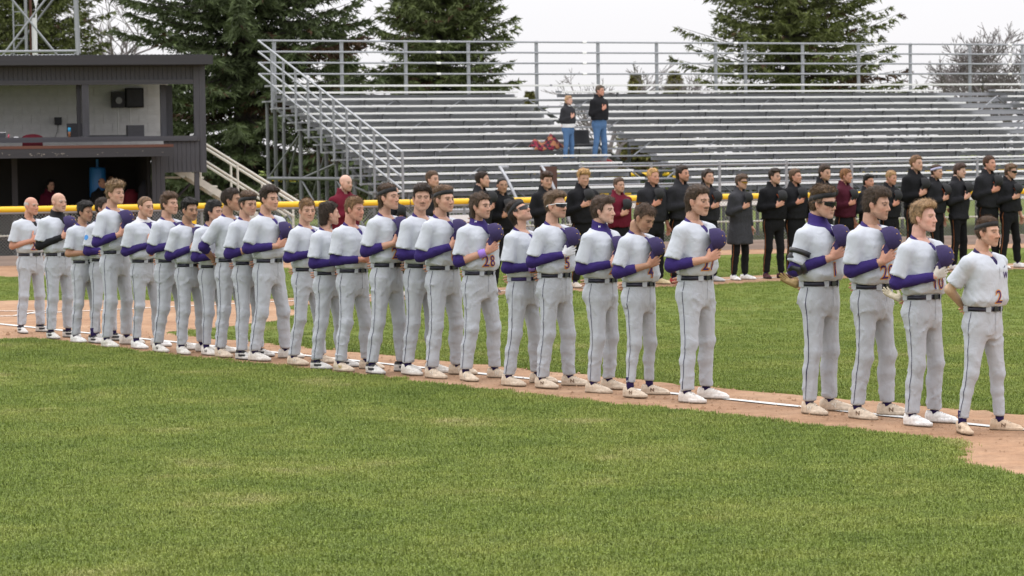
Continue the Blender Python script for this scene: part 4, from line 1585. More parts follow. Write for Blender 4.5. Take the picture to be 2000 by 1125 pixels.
    t = th_('breaker_panel', 'larger black breaker panel beside the meter on the inner wall', 'panel', 7.98, 2.50, 3.02)
    bx('cabinet', m_dark, (-.18, -.09, .30), (.22, .07, .74), t)
    bx('door', m_char2, (-.155, -.10, .33), (.195, -.092, .71), t)
    rod('conduit', m_inner, (-.08, 0, -.35), (-.08, 0, .30), .012, t)
    t = th_('wall_phone', 'small grey phone box with hanging cord on the inner wall', 'phone', 6.28, 2.50, 2.95)
    bx('case', m_char2, (-.07, -.06, .0), (.08, .07, .17), t)
    MB().tube([(0, 0, 0), (-.02, 0, -.15), (-.07, 0, -.28), (-.06, 0, -.36)], .007, 5).build('cord', m_blk, t)
    t = th_('monitor', 'dark monitor standing behind the counter post', 'monitor', 6.42, .62, 2.655)
    bx('screen', m_char2, (-.14, 0, 0.02), (.20, .03, .30), t); bx('stand', m_char2, (-.05, -.04, 0), (.1, .08, .02), t)
    t = th_('water_bottle', 'clear bottle with blue cap and label on the counter', 'bottle', 6.30, .30, 2.655)
    MB().tube([(0, 0, 0), (0, 0, .12), (0, 0, .16), (0, 0, .19)], [.03, .03, .014, .014], 10).build('bottle', mat('amber_drink', (.35, .16, .08), rough=.2), t, True)
    MB().tube([(0, 0, .12), (0, 0, .21)], [.036, .03], 10).build('cap', mat('cyan_plastic', (.05, .42, .75), rough=.4), t, True)
    t = th_('pink_bottle', 'small pink drink bottle on the counter', 'bottle', 5.0, .30, 2.655)
    MB().tube([(0, 0, 0), (0, 0, .05), (0, 0, .08)], [.02, .02, .01], 8).build('bottle', mat('pink_drink', (.65, .12, .18), rough=.3), t, True)
    t = th_('paper_stack', 'flat white paper stack lying on the counter', 'paper', 5.16, .35, 2.655)
    bx('sheets', m_wht, (-.05, -.05, 0), (.05, .05, .025), t)
    t = th_('chair', 'dark red rounded chair back behind the counter', 'chair', 5.55, .75, 2.36)
    g = MB(); pts = []
    for k in range(13):
        a = math.pi * k / 12
        pts.append((-.22 * math.cos(a), .0, .30 + .075 * math.sin(a)))
    g.v += [(p[0], y, p[2]) for y in (0, .04) for p in pts] + [(-.22, 0, .0), (.22, 0, 0), (-.22, .04, 0), (.22, .04, 0)]
    g.f += [tuple([26] + list(range(0, 13)) + [27]), tuple([29] + list(range(25, 12, -1)) + [28])]
    g.f += [(k, k + 13, k + 14, k + 1) for k in range(12)]
    g.build('backrest', m_maroon, t)
    bx('seat', m_maroon, (-.22, .05, .0), (.22, .45, .06), t)
    t = th_('scoreboard_console', 'black desk console at the right of the counter', 'console', 7.75, .30, 2.655)
    bx('case', m_char2, (-.19, 0, .0), (.17, .28, .245), t)
    bx('keyboard', m_blk, (-1.05, -.05, 0), (-.22, .15, .035), t)
    t = th_('power_box', 'light grey box at the left end of the counter', 'box', 4.78, .3, 2.655)
    bx('case', m_char, (-.2, 0, 0), (.16, .2, .11), t); bx('lid', m_wht, (-.2, -.01, .112), (.165, .21, .125), t)
    # dugout contents
    t = th_('water_barrel', 'tall blue plastic barrel standing in the dugout', 'barrel', 7.0, 1.3, .75)
    MB().tube([(0, 0, .55), (0, 0, .60), (0, 0, .9), (0, 0, 1.2), (0, 0, 1.24)], [.16, .18, .185, .18, .165], 18).build('drum', m_blue, t, True)
    MB().tube([(0, 0, 1.24), (0, 0, 1.42)], [.03, .03], 10).build('spout', m_blue, t)
    bx('stand', m_dark, (-.2, -.2, -.75), (.2, .2, .55), t)
    t = th_('hanging_jacket', 'red jacket hanging on the dugout wall', 'jacket', 7.72, 1.2, .55)
    g = MB(); g.tube([(0, 0, .1), (.01, 0, .5), (0, .02, .82), (0, .02, .95)], [.17, .16, .19, .08], 10); g.build('body', m_maroon, t, True)
    g = MB(); g.tube([(-.15, -.02, .82), (-.19, -.03, .4)], [.07, .05], 8); g.build('sleeve', m_maroon, t, True)
    t = th_('dark_jacket', 'long navy jacket hanging at the right end of the dugout', 'jacket', 7.93, .45, .5)
    g = MB(); g.tube([(0, 0, .0), (-.02, 0, .5), (0, .0, 1.05), (0, .0, 1.2)], [.20, .18, .14, .04], 10); g.build('body', mat('navy_jacket', (.012, .013, .02), rough=.85), t, True)
    # steps at the right end
    s = frame_root('wooden_steps', th, V0 + .9, 0)
    tag(s, 'cream painted wooden steps with pipe handrails beside the press box', 'steps')
    pa = lambda u, z: (u, 0, z)
    z_top, z_bot, u_t, u_b = 2.0, .15, 8.75, 11.6
    sl_ = (z_bot - z_top) / (u_b - u_t)
    for v in (0, .9):
        rod('handrail', m_cream, (9.2, v, 2.56), (11.5, v, 1.10), .032, s)
        rod('middle_rail', m_cream, (9.2, v, 2.18), (11.3, v, .83), .030, s)
        for u in (9.22, 10.05, 10.75, 11.45):
            rod('baluster', m_cream, (u, v, 2.0 + (u - 8.75) * sl_), (u, v, 2.58 - (u - 9.2) * .635), .028, s)
        g = MB(); R_ = Matrix.Rotation(math.atan(-sl_), 3, 'Y')
        g.box(((u_t + u_b) / 2, v, (z_top + z_bot) / 2 - .06), (math.hypot(u_b - u_t, z_top - z_bot), .04, .15), R_)
        g.build('stringer', m_cream, s)
    for k in range(9):
        u = 8.85 + k * .3; z = 1.93 - k * .2
        bx('tread', m_cream, (u - .15, .03, z - .02), (u + .15, .87, z + .02), s)
    for k in range(3):
        bx('landing_plank', m_cream, (8.35, .1 + k * .28, 1.72), (8.80, .35 + k * .28, 1.76), s)
    rod('brace', m_char2, (8.4, .1, 1.0), (9.0, .1, 1.6), .03, s)
    # cooler bottle on the steps
build_pressbox()

# ------------------------------------------------------------------ light tower behind the press box
def build_tower():
    c = atY(62, 100, 74.0)
    t = empty('light_tower', (c.x, 74.0, 0)); tag(t, 'galvanised lattice steel light tower rising behind the press box', 'tower')
    t.rotation_euler = (0, 0, rad(8))
    hw = lambda z: 1.75 - .035 * z
    for sx, sy in ((1, -1), (1, 1), (-1, -1), (-1, 1)):
        rod('leg', m_galv, (sx * hw(0) * .78, sy * hw(0), 0), (sx * hw(11) * .78, sy * hw(11), 11), .048, t)
    rod('conduit_pole', m_rust, (0.02, -1.0, 0), (0.02, -1.0, 11), .040, t)
    rod('pipe', m_galv, (-.10, -1.05, 0), (-.10, -1.05, 11), .045, t)
    rod('pipe', m_white, (.10, -1.08, 3), (.10, -1.08, 5.9), .06, t)
    for z in (2.2, 5.0, 8.0):
        a, b = hw(z) * .78, hw(z)
        for sy in (-1, 1):
            rod('horizontal', m_galv, (-a, sy * b, z), (a, sy * b, z), .040, t)
        for sx in (-1, 1):
            rod('horizontal', m_galv, (sx * a, -b, z), (sx * a, b, z), .036, t)
    for z0, z1 in ((2.2, 5.0), (4.2, 7.3), (7.3, 10.4)):
        for sy in (-1, 1):
            m_ = m_galv if sy < 0 else m_galvd  # rear diagonals take the darker steel tone
            rod('diagonal', m_, (-hw(z0) * .78, sy * hw(z0), z0), (hw(z1) * .78, sy * hw(z1), z1), .030, t)
            rod('diagonal', m_, (hw(z0) * .78, sy * hw(z0), z0), (-hw(z1) * .78, sy * hw(z1), z1), .030, t)
    for u in (-.42, -.10):
        rod('ladder_rail', m_galv, (u, -1.2, 0), (u, -1.2, 11), .022, t)
    for k in range(24):
        rod('rung', m_galv, (-.42, -1.2, 1.5 + k * .35), (-.10, -1.2, 1.5 + k * .35), .014, t, 5)
    g = MB()
    g.v += [(.17, -1.3, 7.2), (.30, -1.3, 6.65), (.17, -1.3, 6.1), (.05, -1.3, 6.65), (.17, -1.26, 7.2), (.30, -1.26, 6.65), (.17, -1.26, 6.1), (.05, -1.26, 6.65)]
    g.f += [(0, 3, 2, 1), (4, 5, 6, 7), (0, 1, 5, 4), (1, 2, 6, 5), (2, 3, 7, 6), (3, 0, 4, 7)]
    g.build('diamond_plate', m_white, t)
    rod('cable', m_white, (.17, -1.28, 3), (.17, -1.28, 6.1), .02, t)
    MB().tube([(.2, -1.1, 4.75), (.5, -1.1, 4.62), (1.0, -1.1, 4.75), (1.3, -1.1, 4.95)], .03, 5).build('loose_cable', m_blk, t)
build_tower()

# ------------------------------------------------------------------ bleachers
BL_TH = 25.9
def bl_row(i):                       # row 0 is the top one
    return 65.6 - .567 * i, 3.976 - .186 * i
def build_bleachers():
    r = frame_root('bleachers', BL_TH)
    tag(r, 'grey steel bleachers with aluminium plank seats and pipe railings', 'bleachers')
    secs = [(25.1, 31.8), (33.05, 45.1), (46.9, 53.0)]
    R = random.Random(4)
    for i in range(15):
        v, z = bl_row(i)
        for k, (a, b) in enumerate(secs):
            if i == 0 and k == 0: b = 33.0
            if i == 0 and k == 1: a = 33.05; b = 46.85
            dz = R.uniform(-.004, .004)
            bx('seat_plank', m_alu, (a + .012, v - .125, z - .046 + dz), (b - .012, v + .125, z + dz), r)
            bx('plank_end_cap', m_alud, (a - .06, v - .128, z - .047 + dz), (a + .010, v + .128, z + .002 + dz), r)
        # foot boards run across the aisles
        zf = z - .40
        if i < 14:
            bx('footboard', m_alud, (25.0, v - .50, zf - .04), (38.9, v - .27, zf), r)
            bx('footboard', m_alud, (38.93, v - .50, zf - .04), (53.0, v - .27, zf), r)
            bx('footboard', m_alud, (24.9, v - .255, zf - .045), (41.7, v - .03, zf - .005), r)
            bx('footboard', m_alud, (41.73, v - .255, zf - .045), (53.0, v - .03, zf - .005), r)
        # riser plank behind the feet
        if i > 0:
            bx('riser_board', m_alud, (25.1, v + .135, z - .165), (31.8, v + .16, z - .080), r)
            bx('riser_board', m_alud, (33.05, v + .135, z - .165), (53, v + .16, z - .080), r)
    # seat brackets: uprights under each plank
    for i in range(1, 15):
        v, z = bl_row(i)
        for k in range(15):
            u = 25.4 + k * 1.85 + (.12 if i % 2 else 0)
            if 31.75 < u < 33.05 or 45.0 < u < 46.95: continue
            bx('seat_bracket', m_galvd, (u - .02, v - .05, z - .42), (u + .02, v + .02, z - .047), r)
    # stepped frames, every bay, and their columns
    for k in range(16):
        u = 25.3 + k * 1.85
        v0, z0 = bl_row(0); v1, z1 = bl_row(14)
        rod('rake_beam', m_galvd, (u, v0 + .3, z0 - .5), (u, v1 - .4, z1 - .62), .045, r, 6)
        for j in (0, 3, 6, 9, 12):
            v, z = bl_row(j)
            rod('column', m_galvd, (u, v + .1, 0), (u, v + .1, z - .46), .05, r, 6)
        if k % 2 == 0:
            for j in (0, 3, 6, 9):
                va, za = bl_row(j); vb, zb = bl_row(j + 3)
                rod('cross_brace', m_galvd, (u, va + .1, .3), (u, vb + .1, zb - .55), .03, r, 5)
    # cross braces along the stand, seen between the rows
    for j in (1, 4, 7, 10, 13):
        v, z = bl_row(j)
        for k in range(14):
            u = 25.3 + k * 1.85
            rod('long_brace', m_galv if k % 3 else m_galvd, (u, v - .62, z - .85), (u + .92, v - .62, z - .22), .022, r, 5)
            rod('long_brace', m_galvd, (u + .93, v - .62, z - .22), (u + 1.85, v - .62, z - .85), .022, r, 5)
    for zz in (.9,):
        for j in (0, 6, 12):
            v, z = bl_row(j)
            rod('tie_beam', m_galvd, (25.2, v + .1, zz), (52.5, v + .1, zz), .035, r, 6)
    # side frame at the left end
    for k in range(7):
        v, z = bl_row(k * 2)
        rod('column', m_galvd, (25.05, v, 0), (25.05, v, z - .45), .045, r, 6)
    v0, z0 = bl_row(0); v1, z1 = bl_row(13)
    rod('side_beam', m_galvd, (25.05, v0, 1.62), (25.05, v1 + 1.2, 1.62), .05, r, 6)
    for k in range(3):
        va, za = bl_row(k * 4); vb, zb = bl_row(k * 4 + 4)
        rod('side_brace', m_galvd, (25.05, va, 1.62), (25.05, vb, zb - .5), .028, r, 5)
        rod('side_brace', m_galvd, (25.05, vb, .1), (25.05, va, 1.6), .028, r, 5)
    # back railing
    for z in (5.11, 4.83, 4.55, 4.265):
        rod('back_rail', m_galv, (25.0, 66.0, z), (39.0, 66.0, z), .026, r)
        rod('back_rail', m_galv, (39.0, 66.0, z), (53.0, 66.0, z), .026, r)
        for u in (30.0, 34.3, 39.0, 43.6, 48.2):
            rod('rail_joint', m_alu, (u - .06, 66.0, z), (u + .06, 66.0, z), .033, r)
    for u in (25.45, 27.3, 29.1, 30.9, 32.9, 34.75, 36.55, 38.4, 39.35, 41.2, 43.05, 44.8, 46.85, 48.7, 50.6, 52.4):
        rod('rail_post', m_galv, (u, 66.07, 3.3), (u, 66.07, 5.14), .048, r)
    # stair-side railing at the left end, sloping with the rows
    va, za = 65.95, 5.11
    n_end = 15.2
    vb = 65.6 - .567 * n_end; zb = za - .186 * n_end - .05
    for k in range(4):
        dz = -.283 * k
        rod('side_rail', m_galv, (24.98, va, za + dz), (24.98, vb, zb + dz), .026, r)
        if k: pass
    for k in range(11):
        f = k / 10
        v = va + (vb - va) * (.1 + .9 * f); z = za + (zb - za) * (.1 + .9 * f)
        rod('side_rail_post', m_galv, (24.98, v, z - 1.55), (24.98, v, z + .01), .030, r)
    # front walkway and its guard rail
    vw = bl_row(14)[0]
    bx('walkway_deck', m_alud, (25.4, vw - 1.75, .86), (53, vw - .30, .93), r)
    bx('walkway_edge', m_alu, (27.4, vw - 1.79, .88), (53, vw - 1.755, .99), r)
    rod('guard_rail', m_galv, (28.9, vw - 1.72, 1.84), (53, vw - 1.72, 1.84), .024, r)
    rod('guard_rail', m_galv, (28.9, vw - 1.72, 1.42), (53, vw - 1.72, 1.42), .022, r)
    k = 0
    u = 28.95
    while u < 53:
        rod('guard_post', m_galv, (u, vw - 1.72, .9), (u, vw - 1.72, 1.92), .034, r); u += 1.82
    for k in range(12):
        rod('walkway_post', m_galvd, (25.6 + k * 2.3, vw - 1.6, 0), (25.6 + k * 2.3, vw - 1.6, .86), .05, r, 6)
    # entry stair with brown panel and curved handrails
    g = MB()
    for du in (0, 1.05):
        pts = [(26.9 + du, vw - 3.4, .35), (26.95 + du, vw - 2.0, 1.6), (27.0 + du, vw - 1.6, 1.82), (27.15 + du, vw - 1.2, 1.86), (27.5 + du, vw - .9, 1.86)]
        MB().tube(pts, .035, 8).build('stair_rail', m_galv, r, True)
    g.span((28.05, vw - 1.5, .95), (28.45, vw - 1.45, 1.86))
    g.build('entry_panel', mat('brown_panel', (.075, .035, .025), rough=.7, var=.15, vscale=4), r)
    for k in range(5):
        bx('stair_tread', m_alud, (26.9, vw - 3.3 + k * .3, .14 + k * .17), (27.95, vw - 3.02 + k * .3, .18 + k * .17), r)
    # yellow step edges seen in the aisles
    for i, u in ((11, 33.0), (13, 30.4), (13, 31.0), (12, 45.4)):
        v, z = bl_row(i)
        bx('step_marker', m_yel, (u, v - .51, z - .41), (u + .2, v - .45, z - .36), r)
    return r
BLEACH = build_bleachers()

# ------------------------------------------------------------------ trees
def spruce_mesh(H, rb, seed, dead=.06, dens=1.0, power=.85, tint=(.080, .098, .036)):
    R = np.random.RandomState(seed)
    V, Fq, C = [], [], []
    limb = MB()
    z = .06 * H
    tri_v = []; tri_c = []
    while z < H * .985:
        rel = z / H
        nb = int(R.randint(6, 9))
        a0 = R.uniform(0, 6.28)
        for b in range(nb):
            a = a0 + b * 6.283 / nb + R.normal(0, .18)
            L = rb * (1 - rel) ** power * R.uniform(.68, 1.16) + .12
            slope = -.30 + .75 * rel + R.normal(0, .08)
            dx, dy = math.cos(a), math.sin(a)
            def bp(t):
                s = L * t
                return np.array((dx * s, dy * s, z + slope * s + .22 * L * t ** 2.6 - .10 * L * t))
            n = max(4, int(L / .18 * dens))
            limb.tube([bp(0), bp(.5), bp(1)], [.030 * (L / rb) + .012, .02 * (L / rb) + .008, .004], 3, False)
            brown = R.rand() < dead
            for k in range(n):
                t = .10 + .90 * (k + R.rand()) / n
                p = bp(t)
                for sd_ in (-1, 1):
                    tl = (.22 + .50 * (1 - t) ** .7 * min(1, L / 2)) * R.uniform(.7, 1.25) * min(1, L / .9 + .2)
                    td = np.array((dx, dy, 0)) * R.uniform(.45, .9) + np.array((-dy, dx, 0)) * sd_ * R.uniform(.5, 1.0) + np.array((0, 0, R.normal(-.22, .16)))
                    td /= np.linalg.norm(td)
                    m = 8
                    col = np.array(tint) * R.uniform(.65, 1.45)
                    if R.rand() < .3: col = np.array(tint) * 1.5 * R.uniform(.8, 1.3)
                    if brown or R.rand() < .03: col = np.array((.085, .050, .030)) * R.uniform(.6, 1.2)
                    u_ = np.cross(td, (0, 0, 1)); u_ /= np.linalg.norm(u_) + 1e-6
                    w_ = np.cross(u_, td)
                    f = (np.arange(m) + R.rand(m)) / m
                    ang = R.uniform(0, 6.283, m)
                    q = p + td * (f * tl)[:, None]
                    rd = u_ * np.cos(ang)[:, None] + w_ * np.sin(ang)[:, None]
                    nl = R.uniform(.12, .24, m)[:, None]
                    tip = q + (td * .75 + rd * .75) * nl
                    sv = np.cross(rd, td)
                    sv = sv * .036
                    tri_v.append(np.stack([q - sv, q + sv, tip], 1).reshape(-1, 3))
                    tri_c.append(np.repeat(col[None], m * 3, 0) * R.uniform(.8, 1.2, (m * 3, 1)))
        z += (.25 + .13 * R.rand()) * (1.05 - .5 * rel) * (H / 16) ** .5
    Vv = np.concatenate(tri_v); Cc = np.concatenate(tri_c)
    crown = np_mesh('crown', Vv, np.arange(len(Vv)).reshape(-1, 3), False, Cc)
    tr = MB().tube([(0, 0, 0), (0, 0, H * .3), (.05, 0, H * .7), (0, 0, H * .99)], [rb * .075 + .06, rb * .06 + .04, .07, .02], 10)
    return crown, tr.mesh('trunk', True), limb.mesh('limbs')
m_needle = mat('spruce_needles', attr='Col', rough=.75, spec=.2)
def plant(label, cat, px, Y, meshes, mats, rot=0.0, s=1.0, group=None, name='spruce_tree'):
    X = (px - 1000) / FPX * Y
    t = empty(name, (X, Y, 0), rot); t.scale = (s, s, s)
    for nm, me, m in zip(('crown', 'trunk', 'limb'), meshes, mats):
        if me is None: continue
        o = obj(nm, me, m, t)
    tag(t, label, cat, group)
    return t
SP = (m_needle, m_bark, m_bark)
GR = 'evergreen trees behind the ballpark'
A_ = spruce_mesh(19, 4.8, 11, dead=.05, dens=1.8, power=.75, tint=(.070, .090, .040))
B_ = spruce_mesh(13.5, 4.1, 12, dead=.03, dens=1.4)
C_ = spruce_mesh(16.5, 5.6, 13, dead=.03, dens=1.05, tint=(.095, .110, .036))
plant('tall dark spruce with brownish branches beside the press box steps', 'tree', 485, 84, A_, SP, 0.4, 1.0, GR)
plant('dark spruce rising behind the left end of the bleacher rail', 'tree', 868, 100, B_, SP, 1.0, 1.0, GR)
plant('broad olive green spruce rising behind the right half of the bleachers', 'tree', 1555, 106, C_, SP, 2.2, 1.0, GR)
plant('spruce crown behind the steel light tower at the far left', 'tree', 60, 98, C_, SP, 4.1, 0.86, GR)
plant('shorter spruce between the two tall ones behind the bleacher rail', 'tree', 672, 108, B_, SP, 3.3, 0.52, GR)
plant('spruce seen through the press box side opening', 'tree', 330, 100, B_, SP, 5.0, 0.38, GR)
# slim distant conifers
D_ = spruce_mesh(6.4, 1.5, 21, dead=.05, dens=.9, power=.9, tint=(.15, .145, .05))
plant('small dense conical evergreen far behind the standing man', 'tree', 1247, 150, D_, SP, 0, .98, GR, 'conifer')
plant('small ragged evergreen far behind, left of the broad spruce', 'tree', 1322, 150, D_, SP, 2, 1.0, GR, 'conifer')
plant('low brownish evergreen far behind the bleacher aisle', 'tree', 1040, 150, D_, SP, 3, .85, GR, 'conifer')
plant('squat evergreen far off beside the standing couple', 'tree', 1228, 165, D_, SP, 5, .62, GR, 'conifer')

def bare_mesh(H, seed, spread=.62, levels=6):
    R = random.Random(seed)
    mb = MB()
    def grow(p, d, L, r, lv):
        q = p + d * L * .5 + Vector((R.gauss(0, .04), R.gauss(0, .04), 0)) * L
        e = q + (d + Vector((R.gauss(0, .12), R.gauss(0, .12), .05))).normalized() * L * .5
        mb.tube([p, q, e], [r, r * .85, r * .68], 5 if lv < 2 else 3, False)
        if lv >= levels: return
        for k in range(R.choice((2, 3, 3)) if lv else 4):
            nd = (d + Vector((R.gauss(0, spread), R.gauss(0, spread), R.gauss(.12, .25)))).normalized()
            grow(e if k < 2 else q, nd, L * R.uniform(.62, .84), max(r * R.uniform(.55, .72), .017), lv + 1)
    grow(Vector((0, 0, 0)), Vector((0, 0, 1)), H * .24, H * .020, 0)
    return mb.mesh('trunk', True)
BG = 'bare deciduous trees far behind'
for px, Y, H, sd_, lab in ((1190, 140, 9.6, 1, 'leafless tree left of the small conical evergreen'), (1290, 145, 9.2, 2, 'leafless tree right of the small conical evergreen'),
                           (1940, 125, 10.6, 3, 'large leafless tree with forked trunk at the right edge'), (1850, 140, 9.2, 4, 'leafless tree left of the large one at the right'),
                           (1990, 140, 10.5, 7, 'tall leafless tree cut by the right picture edge'),
                           (262, 120, 11.5, 5, 'thin pale leafless tree between the two left spruces'), (700, 140, 6.4, 6, 'small pale leafless tree between the rail posts')):
    X = (px - 1000) / FPX * Y
    t = empty('bare_tree', (X, Y, 0)); obj('trunk', bare_mesh(H, sd_, levels=6 if px < 1800 else 7), m_barkg, t)
    tag(t, lab, 'tree', BG)
# brush and hedges that close the view under the stands
def build_brush():
    R = np.random.RandomState(9)
    tv, tc = [], []
    for X0, X1, Y, h, n in ((-30, -2, 96, 2.6, 5200), (-4, 60, 175, 3.6, 9000)):
        x = R.uniform(X0, X1, n); y = Y + R.normal(0, 1.6, n)
        hh = h * (.55 + .45 * np.sin(x * .5) * np.sin(x * .23 + 1))
        z = R.rand(n) ** .8 * hh
        s = R.uniform(.10, .24, n) * (Y / 110)
        P = np.stack([x, y, z], 1)
        d1 = R.normal(size=(n, 3)) * s[:, None]; d2 = R.normal(size=(n, 3)) * s[:, None]
        tv.append(np.stack([P, P + d1, P + d2], 1).reshape(-1, 3))
        col = np.array((.060, .070, .035)) * R.uniform(.5, 1.4, (n, 1))
        br = R.rand(n) < .35
        col[br] = np.array((.11, .085, .065)) * R.uniform(.6, 1.2, (br.sum(), 1))
        tc.append(np.repeat(col, 3, 0))
    V = np.concatenate(tv); C = np.concatenate(tc)
    o = obj('brush', np_mesh('brush', V, np.arange(len(V)).reshape(-1, 3), False, C), m_needle)
    tag(o, 'low brush and hedgerow seen behind the stands', 'brush', kind='stuff')
build_brush()
